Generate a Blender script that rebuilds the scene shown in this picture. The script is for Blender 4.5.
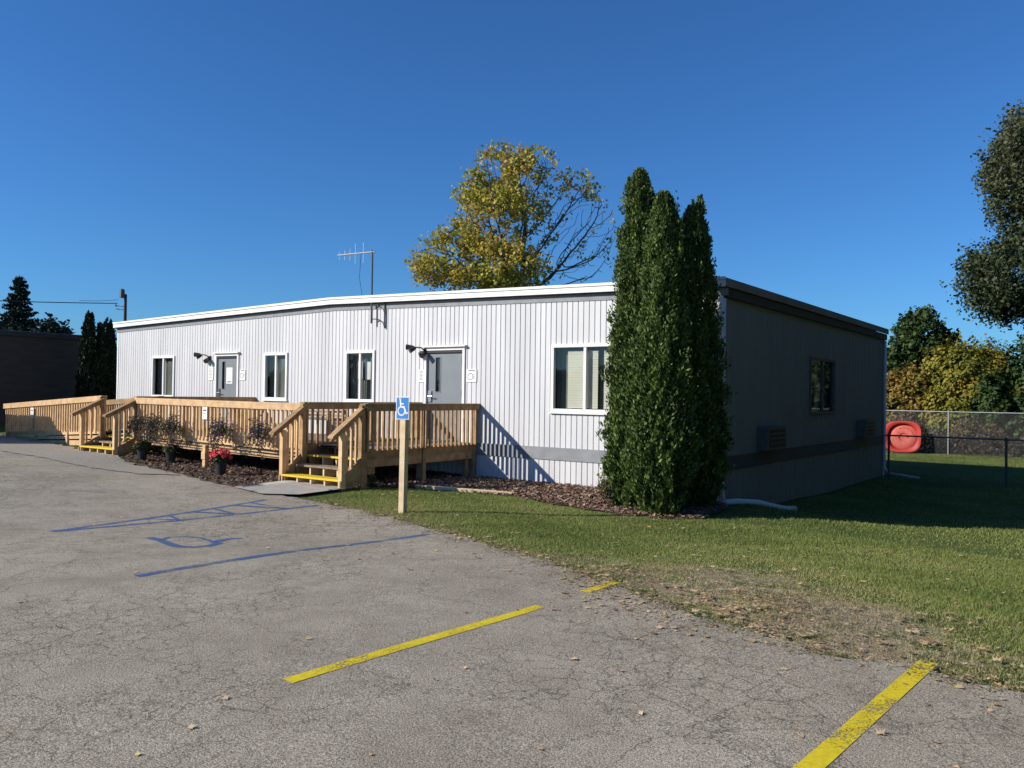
import bpy, math, random
import numpy as np
from mathutils import Vector, Matrix
from mathutils.geometry import delaunay_2d_cdt
random.seed(7); RS=np.random.RandomState(7)
for o in list(bpy.data.objects): bpy.data.objects.remove(o)
scn=bpy.context.scene
COL=scn.collection
R=math.radians
# ------------------------------------------------------------ camera
cd=bpy.data.cameras.new('camera'); cam=bpy.data.objects.new('camera',cd); COL.objects.link(cam)
YAW,PITCH,ROLL,FPX=0.6315,0.0124,0.0142,829.9
F=Vector((-math.sin(YAW)*math.cos(PITCH),math.cos(YAW)*math.cos(PITCH),math.sin(PITCH)))
R0=Vector((math.cos(YAW),math.sin(YAW),0)); U0=R0.cross(F)
RR=math.cos(ROLL)*R0+math.sin(ROLL)*U0; UU=-math.sin(ROLL)*R0+math.cos(ROLL)*U0
M=Matrix((RR,UU,-F)).transposed().to_4x4(); M.translation=Vector((5.526,-13.706,0))
cam.matrix_world=M
cd.sensor_width=36; cd.lens=36*FPX/1024; cd.clip_start=.1; cd.clip_end=2000
scn.camera=cam
# ------------------------------------------------------------ light
SUN=Vector((1.27,1.45,-1)).normalized()           # direction the light travels
ELEV=math.asin(-SUN.z); AZ=math.atan2(-SUN.x,-SUN.y)
w=bpy.data.worlds.new('World'); scn.world=w; w.use_nodes=True
nt=w.node_tree; bg=nt.nodes['Background']
sky=nt.nodes.new('ShaderNodeTexSky'); sky.sky_type='NISHITA'; sky.sun_disc=False
sky.sun_elevation=ELEV; sky.sun_rotation=AZ; sky.air_density=1.0; sky.dust_density=0.25; sky.ozone_density=3.0
tint=nt.nodes.new('ShaderNodeMixRGB'); tint.blend_type='MULTIPLY'; tint.inputs[0].default_value=1; tint.inputs[2].default_value=(.50,1.06,1.72,1)
nt.links.new(sky.outputs[0],tint.inputs[1]); nt.links.new(tint.outputs[0],bg.inputs[0]); bg.inputs[1].default_value=0.060
sl=bpy.data.lights.new('sun','SUN'); sl.energy=5.0; sl.angle=R(.53); sl.color=(1,.93,.82)
so=bpy.data.objects.new('sun',sl); COL.objects.link(so); so.rotation_euler=SUN.to_track_quat('-Z','Y').to_euler(); so.location=(0,0,30)
vs=scn.view_settings; vs.view_transform='Standard'; vs.look='None'; vs.exposure=0.30; vs.gamma=1
vs.use_curve_mapping=False
# ------------------------------------------------------------ material helpers
def mat(name,c1,c2=None,rough=.8,scale=8,spec=.3,metal=0,bump=0,bscale=40,detail=6,rand=0,coord='Object',stretch=(1,1,1),lo=.35,hi=.65):
    m=bpy.data.materials.new(name); m.use_nodes=True; n=m.node_tree.nodes; L=m.node_tree.links
    b=n['Principled BSDF']; b.inputs['Roughness'].default_value=rough; b.inputs['Specular IOR Level'].default_value=spec; b.inputs['Metallic'].default_value=metal
    if c2 is None: c2=tuple(x*.85 for x in c1)
    tc=n.new('ShaderNodeTexCoord'); mp=n.new('ShaderNodeMapping'); mp.inputs['Scale'].default_value=stretch
    L.new(tc.outputs[coord],mp.inputs[0])
    no=n.new('ShaderNodeTexNoise'); no.inputs['Scale'].default_value=scale; no.inputs['Detail'].default_value=detail
    L.new(mp.outputs[0],no.inputs['Vector'])
    cr=n.new('ShaderNodeValToRGB'); cr.color_ramp.elements[0].position=lo; cr.color_ramp.elements[1].position=hi
    cr.color_ramp.elements[0].color=(*c1,1); cr.color_ramp.elements[1].color=(*c2,1)
    L.new(no.outputs[0],cr.inputs[0]); last=cr.outputs[0]
    if rand:
        oi=n.new('ShaderNodeObjectInfo'); hs=n.new('ShaderNodeHueSaturation'); mr=n.new('ShaderNodeMapRange')
        mr.inputs['To Min'].default_value=1-rand; mr.inputs['To Max'].default_value=1+rand
        L.new(oi.outputs['Random'],mr.inputs[0]); L.new(mr.outputs[0],hs.inputs['Value']); L.new(last,hs.inputs['Color']); last=hs.outputs[0]
    L.new(last,b.inputs['Base Color'])
    if bump:
        n2=n.new('ShaderNodeTexNoise'); n2.inputs['Scale'].default_value=bscale; n2.inputs['Detail'].default_value=5
        bp=n.new('ShaderNodeBump'); bp.inputs['Strength'].default_value=bump; bp.inputs['Distance'].default_value=.01
        L.new(mp.outputs[0],n2.inputs['Vector']); L.new(n2.outputs[0],bp.inputs['Height']); L.new(bp.outputs[0],b.inputs['Normal'])
    return m
def leafmat(name,cols,rough=.6,spec=.25,trans=0.25):
    """colour picked per leaf from the face attribute 'tint'"""
    m=bpy.data.materials.new(name); m.use_nodes=True; n=m.node_tree.nodes; L=m.node_tree.links
    b=n['Principled BSDF']; b.inputs['Roughness'].default_value=rough; b.inputs['Specular IOR Level'].default_value=spec
    at=n.new('ShaderNodeAttribute'); at.attribute_name='tint'
    cr=n.new('ShaderNodeValToRGB'); e=cr.color_ramp.elements
    while len(e)<len(cols): e.new(.5)
    for i,c in enumerate(cols): e[i].position=i/(len(cols)-1); e[i].color=(*c,1)
    L.new(at.outputs['Fac'],cr.inputs[0]); L.new(cr.outputs[0],b.inputs['Base Color'])
    if trans:
        tr=n.new('ShaderNodeBsdfTranslucent'); mx=n.new('ShaderNodeMixShader'); mx.inputs[0].default_value=trans
        L.new(cr.outputs[0],tr.inputs[0]); L.new(b.outputs[0],mx.inputs[1]); L.new(tr.outputs[0],mx.inputs[2])
        L.new(mx.outputs[0],n['Material Output'].inputs[0])
    return m
MT={}
MT['side_cladding']=mat('shade_toned_cladding',(.235,.235,.205),(.215,.215,.19),rough=.7,scale=2,stretch=(1,1,.3))  # side wall of the white building, its shade put into this grey
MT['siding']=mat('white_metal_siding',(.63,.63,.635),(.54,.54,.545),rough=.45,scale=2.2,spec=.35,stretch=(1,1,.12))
MT['white']=mat('white_trim',(.80,.79,.76),(.72,.71,.68),rough=.5,scale=4)
MT['grey_trim']=mat('grey_trim',(.26,.27,.28),(.21,.22,.235),rough=.6,scale=5)
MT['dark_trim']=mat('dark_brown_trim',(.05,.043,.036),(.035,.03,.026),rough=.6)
MT['roof']=mat('roof_membrane',(.5,.5,.5),(.42,.42,.42))
MT['door']=mat('grey_door_paint',(.20,.225,.24),(.18,.20,.215),rough=.45,scale=2)
MT['black']=mat('black_metal',(.02,.02,.022),(.03,.03,.03),rough=.5)
MT['bronze']=mat('bronze_fixture',(.05,.045,.04),(.08,.07,.06),rough=.45,metal=.3)
MT['galv']=mat('galvanised_metal',(.42,.43,.44),(.34,.35,.36),rough=.45,metal=.6,scale=20)
MT['steel_dark']=mat('weathered_or_shaded_steel',(.10,.10,.11),(.14,.13,.12),rough=.5,metal=.5,scale=20)
MT['chrome']=mat('bright_metal',(.7,.68,.62),(.6,.58,.55),rough=.25,metal=1)
MT['wood']=mat('shade_toned_treated_pine',(.41,.265,.13),(.27,.165,.08),rough=.8,scale=7,bump=.3,bscale=25,rand=.22,stretch=(1,1,1))  # pine darkened in colour for the deck faces turned from the sun
MT['wood_lit']=mat('sunlit_tone_pine',(.70,.48,.26),(.54,.35,.18),rough=.8,scale=6,bump=.3,bscale=25,rand=.1)  # same deck pine, sunlight put into a lighter tone for front faces
MT['wood_grey']=mat('weathered_deck_boards',(.30,.23,.165),(.21,.155,.11),rough=.85,scale=9,bump=.3,rand=.1)
MT['yellow_paint']=mat('yellow_step_paint',(.75,.52,.03),(.62,.42,.03),rough=.6,scale=30,rand=.03)
MT['post_pale']=mat('pale_pine_post',(.68,.54,.36),(.56,.42,.26),rough=.8,scale=10,rand=.02)
MT['blue_sign']=mat('blue_sign_face',(.05,.24,.62),(.045,.21,.56),rough=.35,scale=3)
MT['paper']=mat('white_paper',(.78,.78,.75),(.74,.74,.71),rough=.6)
MT['ink']=mat('printed_ink',(.12,.12,.14),(.2,.2,.22),rough=.7)
MT['concrete']=mat('concrete',(.42,.39,.34),(.33,.31,.27),rough=.9,scale=5,bump=.4,bscale=60)
MT['mulch']=mat('bark_mulch',(.085,.05,.034),(.16,.105,.075),rough=.95,scale=25,bump=1,bscale=60)
MT['dirt']=mat('bare_dirt',(.10,.08,.06),(.17,.135,.10),rough=.95,scale=12,bump=.8,bscale=50)
MT['red']=mat('red_plastic',(.44,.04,.03),(.36,.035,.03),rough=.5,scale=5)
MT['red_lit']=mat('sunlit_tone_red_plastic',(.52,.12,.09),(.44,.09,.07),rough=.65,scale=7)  # paler red for the basin, its sunlit look painted in
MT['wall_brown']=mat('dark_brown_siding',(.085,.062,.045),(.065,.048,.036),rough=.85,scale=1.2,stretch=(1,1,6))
MT['bark']=mat('grey_brown_bark',(.10,.08,.065),(.055,.045,.038),rough=.95,scale=14,stretch=(1,1,.3),bump=.8)
MT['bark_dark']=mat('dark_bark',(.045,.035,.028),(.03,.024,.02),rough=.95,scale=14)
MT['pot']=mat('dark_plastic_pot',(.025,.03,.028),(.03,.035,.032),rough=.45)
MT['blind']=mat('vinyl_blind',(.66,.64,.52),(.62,.60,.49),rough=.6,scale=2)
MT['curtain']=mat('pale_curtain',(.46,.46,.38),(.40,.40,.33),rough=.9,scale=3)
MT['inside']=mat('dark_interior',(.14,.14,.14),(.04,.04,.045),rough=.9)
MT['grey_curtain']=mat('grey_lining_curtain',(.20,.20,.18),(.15,.15,.135),rough=.9,scale=3)
MT['ac']=mat('grille_metal',(.30,.29,.27),(.26,.25,.24),rough=.5)
MT['green_steel']=mat('green_painted_steel',(.03,.10,.06),(.025,.08,.05),rough=.5)
MT['hose']=mat('black_hose',(.015,.015,.015),(.02,.02,.02),rough=.5)
MT['wire']=mat('fence_wire',(.20,.20,.20),(.16,.16,.16),rough=.6,metal=.3)
# glass
g=bpy.data.materials.new('window_glass'); g.use_nodes=True; n=g.node_tree.nodes; L=g.node_tree.links
gl=n.new('ShaderNodeBsdfGlossy'); gl.inputs['Roughness'].default_value=.02; tr=n.new('ShaderNodeBsdfTransparent'); tr.inputs[0].default_value=(.82,.84,.84,1)
fr0=n.new('ShaderNodeLayerWeight'); fr0.inputs[0].default_value=.5; fr=n.new('ShaderNodeMath'); fr.operation='POWER'; fr.inputs[1].default_value=4; L.new(fr0.outputs['Facing'],fr.inputs[0]); mx=n.new('ShaderNodeMixShader'); ad=n.new('ShaderNodeMath'); ad.operation='ADD'; ad.inputs[1].default_value=.055
L.new(fr.outputs[0],ad.inputs[0]); L.new(ad.outputs[0],mx.inputs[0]); L.new(tr.outputs[0],mx.inputs[1]); L.new(gl.outputs[0],mx.inputs[2]); L.new(mx.outputs[0],n['Material Output'].inputs[0]); MT['glass']=g
def screenmat():
    m=mat('insect_screen',(.10,.10,.10),(.08,.08,.08)); n=m.node_tree.nodes; L=m.node_tree.links
    t=n.new('ShaderNodeBsdfTransparent'); x=n.new('ShaderNodeMixShader'); x.inputs[0].default_value=.45
    L.new(t.outputs[0],x.inputs[1]); L.new(n['Principled BSDF'].outputs[0],x.inputs[2]); L.new(x.outputs[0],n['Material Output'].inputs[0]); return m
MT['screen']=screenmat()
# asphalt with aggregate speckle, patches and cracks
def asphalt():
    m=bpy.data.materials.new('worn_asphalt'); m.use_nodes=True; n=m.node_tree.nodes; L=m.node_tree.links; b=n['Principled BSDF']
    b.inputs['Roughness'].default_value=.9; b.inputs['Specular IOR Level'].default_value=.25
    tc=n.new('ShaderNodeTexCoord')
    def noise(s,d=4,rough=.6):
        x=n.new('ShaderNodeTexNoise'); x.inputs['Scale'].default_value=s; x.inputs['Detail'].default_value=d; x.inputs['Roughness'].default_value=rough; L.new(tc.outputs['Object'],x.inputs['Vector']); return x
    def ramp(src,a,c1,b_,c2):
        r=n.new('ShaderNodeValToRGB'); r.color_ramp.elements[0].position=a; r.color_ramp.elements[1].position=b_
        r.color_ramp.elements[0].color=(*c1,1); r.color_ramp.elements[1].color=(*c2,1); L.new(src,r.inputs[0]); return r
    def mul(a,b_,f=1):
        x=n.new('ShaderNodeMixRGB'); x.blend_type='MULTIPLY'; x.inputs[0].default_value=f; L.new(a,x.inputs[1]); L.new(b_,x.inputs[2]); return x.outputs[0]
    base=ramp(noise(.55,5,.65).outputs[0],.36,(.385,.34,.27),.64,(.475,.425,.34))
    patch=ramp(noise(2.6,6,.7).outputs[0],.38,(.88,.87,.86),.6,(1.04,1.04,1.04))
    sp=ramp(noise(95,3,.8).outputs[0],.36,(.36,.35,.34),.62,(1.5,1.48,1.42))
    sp2=ramp(noise(260,2,.8).outputs[0],.38,(.6,.6,.6),.64,(1.3,1.3,1.3))
    c=mul(base.outputs[0],patch.outputs[0]); c=mul(c,sp.outputs[0]); c=mul(c,sp2.outputs[0])
    # cracks
    def crack(scale,wid,warp,fac,maskscale,mlo,mhi):
        wn=noise(2.2,6,.7); vm=n.new('ShaderNodeVectorMath'); vm.operation='SCALE'; vm.inputs['Scale'].default_value=warp; L.new(wn.outputs['Color'],vm.inputs[0])
        va=n.new('ShaderNodeVectorMath'); va.operation='ADD'; L.new(tc.outputs['Object'],va.inputs[0]); L.new(vm.outputs[0],va.inputs[1])
        vo=n.new('ShaderNodeTexVoronoi'); vo.feature='DISTANCE_TO_EDGE'; vo.inputs['Scale'].default_value=scale; L.new(va.outputs[0],vo.inputs['Vector'])
        r=ramp(vo.outputs['Distance'],wid*.3,(fac,fac,fac*.95),wid,(1,1,1))
        mk=ramp(noise(maskscale,3).outputs[0],mlo,(0,0,0),mhi,(1,1,1))
        x=n.new('ShaderNodeMixRGB'); x.inputs[1].default_value=(1,1,1,1); L.new(mk.outputs[0],x.inputs[0]); L.new(r.outputs[0],x.inputs[2]); return x.outputs[0]
    k1=crack(2.3,.013,.32,.42,.3,.44,.56); k2=crack(6.2,.034,.24,.50,.45,.47,.58); k3=crack(.5,.0045,.8,.42,.2,.3,.4)
    c=mul(c,k1); c=mul(c,k2); c=mul(c,k3)
    L.new(c,b.inputs['Base Color'])
    bp=n.new('ShaderNodeBump'); bp.inputs['Strength'].default_value=.55; bp.inputs['Distance'].default_value=.006
    hs=mul(sp.outputs[0],k1); L.new(hs,bp.inputs['Height']); L.new(bp.outputs[0],b.inputs['Normal'])
    return m
MT['asphalt']=asphalt()
def paint(name,c,wear=.42):
    """road paint: worn away in speckles so the asphalt shows through"""
    m=mat(name,c,tuple(x*.8 for x in c),rough=.75,scale=30); n=m.node_tree.nodes; L=m.node_tree.links
    tc=n.new('ShaderNodeTexCoord'); a=n.new('ShaderNodeTexNoise'); a.inputs['Scale'].default_value=70; a.inputs['Detail'].default_value=8; a.inputs['Roughness'].default_value=.75
    L.new(tc.outputs['Object'],a.inputs['Vector'])
    b2=n.new('ShaderNodeTexNoise'); b2.inputs['Scale'].default_value=3; b2.inputs['Detail'].default_value=5; L.new(tc.outputs['Object'],b2.inputs['Vector'])
    av=n.new('ShaderNodeMath'); av.operation='MULTIPLY_ADD'; av.inputs[1].default_value=.5; L.new(b2.outputs[0],av.inputs[0]); L.new(a.outputs[0],av.inputs[2])
    r=n.new('ShaderNodeValToRGB'); r.color_ramp.elements[0].position=wear+.20; r.color_ramp.elements[1].position=wear+.29; L.new(av.outputs[0],r.inputs[0])
    t=n.new('ShaderNodeBsdfTransparent'); x=n.new('ShaderNodeMixShader'); L.new(r.outputs[0],x.inputs[0]); L.new(t.outputs[0],x.inputs[1]); L.new(n['Principled BSDF'].outputs[0],x.inputs[2])
    L.new(x.outputs[0],n['Material Output'].inputs[0]); return m
MT['paint_yellow']=paint('yellow_line_paint',(.74,.58,.02),.43)
MT['paint_blue']=paint('blue_line_paint',(.065,.135,.29),.46)
def lawnmat():
    m=bpy.data.materials.new('lawn_soil_and_turf'); m.use_nodes=True; n=m.node_tree.nodes; L=m.node_tree.links; b=n['Principled BSDF']; b.inputs['Roughness'].default_value=.95; b.inputs['Specular IOR Level'].default_value=.1
    tc=n.new('ShaderNodeTexCoord')
    def noise(s,d=5):
        x=n.new('ShaderNodeTexNoise'); x.inputs['Scale'].default_value=s; x.inputs['Detail'].default_value=d; L.new(tc.outputs['Object'],x.inputs['Vector']); return x.outputs[0]
    r=n.new('ShaderNodeValToRGB'); r.color_ramp.elements[0].position=.35; r.color_ramp.elements[1].position=.65
    r.color_ramp.elements[0].color=(.07,.10,.03,1); r.color_ramp.elements[1].color=(.12,.16,.045,1); L.new(noise(9),r.inputs[0])
    d=n.new('ShaderNodeValToRGB'); d.color_ramp.elements[0].position=.35; d.color_ramp.elements[1].position=.65
    d.color_ramp.elements[0].color=(.22,.175,.11,1); d.color_ramp.elements[1].color=(.40,.335,.225,1); L.new(noise(14),d.inputs[0])
    at=n.new('ShaderNodeAttribute'); at.attribute_name='bare'
    ad=n.new('ShaderNodeMath'); ad.operation='MULTIPLY_ADD'; ad.inputs[1].default_value=.9; L.new(noise(3.5,7),ad.inputs[0]); L.new(at.outputs['Fac'],ad.inputs[2])
    mr=n.new('ShaderNodeMapRange'); mr.inputs['From Min'].default_value=.68; mr.inputs['From Max'].default_value=.85; L.new(ad.outputs[0],mr.inputs[0])
    x=n.new('ShaderNodeMixRGB'); L.new(mr.outputs[0],x.inputs[0]); L.new(r.outputs[0],x.inputs[1]); L.new(d.outputs[0],x.inputs[2]); L.new(x.outputs[0],b.inputs['Base Color'])
    bp=n.new('ShaderNodeBump'); bp.inputs['Strength'].default_value=1; bp.inputs['Distance'].default_value=.03; L.new(noise(60),bp.inputs['Height']); L.new(bp.outputs[0],b.inputs['Normal'])
    return m
MT['lawn']=lawnmat()
# ------------------------------------------------------------ mesh helpers
class MB:
    def __init__(s): s.v=[]; s.f=[]
    def add(s,vs,fs):
        o=len(s.v); s.v+= [tuple(v) for v in vs]; s.f+=[tuple(i+o for i in f) for f in fs]; return s
    def box(s,x0,x1,y0,y1,z0,z1):
        return s.add([(x0,y0,z0),(x1,y0,z0),(x1,y1,z0),(x0,y1,z0),(x0,y0,z1),(x1,y0,z1),(x1,y1,z1),(x0,y1,z1)],
            [(0,3,2,1),(4,5,6,7),(0,1,5,4),(1,2,6,5),(2,3,7,6),(3,0,4,7)])
    def hexa(s,p): # 8 points like box
        return s.add(p,[(0,3,2,1),(4,5,6,7),(0,1,5,4),(1,2,6,5),(2,3,7,6),(3,0,4,7)])
    def bar(s,a,b,wd,ht,up=(0,0,1)):
        a=Vector(a);b=Vector(b);d=(b-a).normalized();u=Vector(up);sd=d.cross(u).normalized();u=sd.cross(d)
        P=[]
        for q in (-.5,.5):
            pass
        c=lambda p,i,j:p+sd*wd*i+u*ht*j
        return s.hexa([c(a,-.5,-.5),c(a,.5,-.5),c(b,.5,-.5),c(b,-.5,-.5),c(a,-.5,.5),c(a,.5,.5),c(b,.5,.5),c(b,-.5,.5)])
    def tube(s,pts,r,n=8,caps=True):
        pts=[Vector(p) for p in pts]; rs=r if isinstance(r,(list,tuple)) else [r]*len(pts)
        o=len(s.v); ref=None
        for i,p in enumerate(pts):
            d=(pts[min(i+1,len(pts)-1)]-pts[max(i-1,0)]).normalized()
            if ref is None: ref=Vector((0,0,1)) if abs(d.z)<.9 else Vector((1,0,0))
            a=d.cross(ref).normalized(); b=d.cross(a); ref=a.cross(d)*1.0 if abs(a.cross(d).dot(d))<.9 else ref
            for k in range(n):
                t=2*math.pi*k/n; s.v.append(tuple(p+(a*math.cos(t)+b*math.sin(t))*rs[i]))
        for i in range(len(pts)-1):
            for k in range(n):
                s.f.append((o+i*n+k,o+i*n+(k+1)%n,o+(i+1)*n+(k+1)%n,o+(i+1)*n+k))
        if caps: s.f.append(tuple(o+k for k in range(n))[::-1]); s.f.append(tuple(o+(len(pts)-1)*n+k for k in range(n)))
        return s
    def build(s,name,m,parent=None,smooth=False,bevel=0):
        me=bpy.data.meshes.new(name); me.from_pydata(s.v,[],s.f); me.update()
        me.materials.append(MT[m] if isinstance(m,str) else m)
        if smooth:
            for p in me.polygons: p.use_smooth=True
        o=bpy.data.objects.new(name,me); COL.objects.link(o)
        if parent is not None: o.parent=parent
        if bevel:
            b=o.modifiers.new('bevel','BEVEL'); b.width=bevel; b.segments=2; b.limit_method='ANGLE'
        return o
def npmesh(name,V,Fc,m,parent=None,tint=None):
    """V (n,3), Fc (k,3|4) numpy arrays"""
    me=bpy.data.meshes.new(name); V=np.asarray(V,np.float32); Fc=np.asarray(Fc,np.int32); k=Fc.shape[1]
    me.vertices.add(len(V)); me.vertices.foreach_set('co',V.ravel())
    me.loops.add(Fc.size); me.loops.foreach_set('vertex_index',Fc.ravel())
    me.polygons.add(len(Fc)); me.polygons.foreach_set('loop_start',np.arange(len(Fc),dtype=np.int32)*k)
    me.update(calc_edges=True)
    if tint is not None:
        a=me.attributes.new('tint','FLOAT','FACE'); a.data.foreach_set('value',np.asarray(tint,np.float32))
    me.materials.append(MT[m] if isinstance(m,str) else m)
    o=bpy.data.objects.new(name,me); COL.objects.link(o)
    if parent is not None: o.parent=parent
    return o
def tag(o,label=None,cat=None,group=None,kind=None):
    if label: o['label']=label
    if cat: o['category']=cat
    if group: o['group']=group
    if kind: o['kind']=kind
    return o
def thing(name,label,cat,group=None,loc=(0,0,0),rz=0):
    o=bpy.data.objects.new(name,None); COL.objects.link(o); o.location=loc; o.rotation_euler=(0,0,rz); o.empty_display_size=.2
    return tag(o,label,cat,group)
# ------------------------------------------------------------ terrain
CP=np.array([(-3.4,-.3,-1.77),(-2.4,0,-1.77),(-5.5,-3.6,-1.72),(-7.2,-3.6,-1.70),(-10,-3.4,-1.66),(0.1,-.3,-1.84),(-1,-2,-1.84),(1,2.3,-2.15),(0,12.2,-2.2),(0,7,-2.2),(4,5,-2.2),(0,19,-2.2),(5,14,-2.2),(0,25,-2.2),
(10,25,-2.2),(-14,-3.9,-1.52),(-17,-3.4,-1.46),(-19.8,-3.25,-1.41),(-26,0,-1.35),(-30,10,-1.3),(5.5,-13.7,-1.62),(3,-8,-1.66),(0,-10,-1.62),(-3,-5,-1.74),(9,-8,-1.75),(7,-3,-1.92),(9,2,-2.1),(15,10,-2.2),(-10,-9,-1.54),(-10,-16,-1.5),(-20,-12,-1.4),(20,-10,-1.9),(5,-25,-1.6),(-10,10,-1.9),(-15,20,-1.8)])
def G(x,y):
    x=np.asarray(x,float);y=np.asarray(y,float)
    q=1/((x[...,None]-CP[:,0])**2+(y[...,None]-CP[:,1])**2+1.5)**2
    return (q*CP[:,2]).sum(-1)/q.sum(-1)
gz=lambda x,y: float(G(x,y))
def inside(poly,x,y):
    x=np.asarray(x);y=np.asarray(y); c=np.zeros(x.shape,bool); n=len(poly)
    for i in range(n):
        x1,y1=poly[i];x2,y2=poly[(i+1)%n]
        if y1==y2: continue
        m=((y1>y)!=(y2>y))&(x<(x2-x1)*(y-y1)/(y2-y1)+x1); c^=m
    return c
def densify(poly,step,jit=0,closed=True,far=60):
    out=[]; n=len(poly)
    for i in range(n if closed else n-1):
        a=np.array(poly[i],float);b=np.array(poly[(i+1)%n],float); d=np.linalg.norm(b-a); k=max(1,int(d/step)) if max(abs(a).max(),abs(b).max())<far else max(1,int(d/8))
        for j in range(k):
            p=a+(b-a)*j/k
            if jit and abs(p).max()<25:
                p=p+jit*np.array([math.sin(p[0]*7.3+p[1]*3.1)+.8*math.sin(p[0]*17.7-p[1]*13)+.6*math.sin(p[1]*31+p[0]*23),math.cos(p[0]*9.1-p[1]*4.3)+.8*math.sin(p[1]*19+p[0]*11)+.6*math.sin(p[0]*37)])
            out.append(tuple(p))
    return out
def sheet(name,poly,off,m,step=.5,jit=0,edge=.12):
    b=densify(poly,edge,jit); P=np.array(b); x0,y0=P.min(0);x1,y1=P.max(0)
    near=[max(x0,-30),min(x1,22),max(y0,-24),min(y1,30)]
    gx,gy=np.meshgrid(np.arange(math.ceil(near[0]/step)*step,near[1],step),np.arange(math.ceil(near[2]/step)*step,near[3],step))
    gx=gx.ravel();gy=gy.ravel(); k=inside(b,gx,gy)
    pts=[Vector(p) for p in b]+[Vector((a,c)) for a,c in zip(gx[k],gy[k])]
    n=len(b); r=delaunay_2d_cdt(pts,[(i,(i+1)%n) for i in range(n)],[],0,1e-5)
    vs=np.array([tuple(v) for v in r[0]]); fs=[f for f in r[2]]
    cen=np.array([vs[list(f)].mean(0) for f in fs]); ins=inside(b,cen[:,0],cen[:,1])
    z=G(vs[:,0],vs[:,1])+off
    F3=[f for f,i in zip(fs,ins) if i]
    # keep faces pointing up
    F3=[f if np.cross(vs[f[1]]-vs[f[0]],vs[f[2]]-vs[f[0]])>0 else f[::-1] for f in F3]
    return tag(npmesh(name,np.column_stack([vs,z]),np.array(F3),m),kind='structure')
# ground sheet out to the horizon
ax=np.concatenate([-np.geomspace(900,32,22),np.arange(-30,22.01,.5),np.geomspace(24,900,24)])
ay=np.concatenate([-np.geomspace(900,26,24),np.arange(-24,30.01,.5),np.geomspace(32,900,22)])
X,Y=np.meshgrid(ax,ay); Z=G(X,Y); nx,ny=len(ax),len(ay)
idx=np.arange(nx*ny).reshape(ny,nx); FF=np.stack([idx[:-1,:-1],idx[:-1,1:],idx[1:,1:],idx[1:,:-1]],-1).reshape(-1,4)
lawn=tag(npmesh('ground',np.column_stack([X.ravel(),Y.ravel(),Z.ravel()]),FF,'lawn'),kind='structure')
def bare(x,y):
    v=.30*np.exp(-(((x-3.15)/1.45)**2+((y+6.95)/.95)**2))+.42*np.exp(-(((x-3.9)/.55)**2+((y+6.9)/.42)**2))+.42*np.exp(-(((x-3.9)/.6)**2+((y+7.85)/.28)**2))+.25*np.exp(-(((x-2.5)/.7)**2+((y+7.25)/.3)**2))+.25*np.exp(-(((x-4.6)/1.0)**2+((y+7.7)/.5)**2))+.25*np.exp(-(((x-1.2)/1.5)**2+((y+6.5)/.5)**2))
    v+=.28*np.exp(-(((x-2.4)/1.2)**2+((y+5.9)/.6)**2))
    return v
at=lawn.data.attributes.new('bare','FLOAT','POINT'); at.data.foreach_set('value',bare(X.ravel(),Y.ravel()).astype(np.float32))
EDGE=[(60,-12),(20,-9.6),(9,-8.7),(5.1,-8.22),(4.6,-8.08),(3.9,-8.18),(3.4,-7.95),(3.02,-7.86),(2.38,-7.55),(1.85,-7.33),(1.17,-6.93),(.04,-6.39),(-1.56,-5.75),(-3.37,-5.24),(-4.7,-5.06),(-5.3,-5.0),(-6.59,-4.87),(-7.67,-4.72),(-10.38,-4.25),(-11.9,-4.05),(-13,-3.75),(-15.5,-3.5),(-20.5,-3.0),(-23.0,-2.4),(-26,-3),(-60,-14)]
ASPH=EDGE+[(-60,-60),(60,-60)]
sheet('parking_lot',ASPH,.025,'asphalt',jit=.035)
APR=[(-12.0,-4.2),(-10.6,-4.35),(-9.0,-4.62),(-9.6,-5.05),(-12.2,-5.3),(-15,-5.2),(-17.2,-4.9),(-21,-4.4),(-22,-3.6),(-18,-3.3),(-14.2,-3.85)]
sheet('gravel_apron',APR,.040,mat('packed_gravel',(.34,.31,.255),(.25,.225,.185),rough=.95,scale=18,bump=.6,bscale=90),jit=.02)
sheet('concrete_walkway',[(-6.95,-3.6),(-6.75,-4.98),(-5.7,-5.2),(-5.2,-4.85),(-5.3,-3.6)],.05,'concrete',jit=0)
MULCH1=[(-12.3,-3.95),(-11.2,-4.12),(-9.3,-4.45),(-7.67,-4.78),(-6.85,-4.9),(-6.95,-3.2),(-5.4,-3.1),(-5.4,-.05),(-19,-.05),(-19,-2.9),(-13,-3.2)]
MULCH2=[(-5.39,-3.0),(-4.4,-2.45),(-3.0,-1.98),(-2.3,-2.15),(-1.5,-2.2),(-.7,-2.4),(.15,-2.3),(.5,-1.9),(.45,-1.3),(.3,-.5),(.15,-.1),(.05,0),(-5.39,-.05)]
sheet('mulch_bed',MULCH1,.034,'mulch',jit=.03)
sheet('mulch_strip',MULCH2,.02,mat('reddish_mulch',(.12,.07,.047),(.21,.14,.10),rough=.95,scale=22,bump=1,bscale=60),jit=.03)
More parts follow.
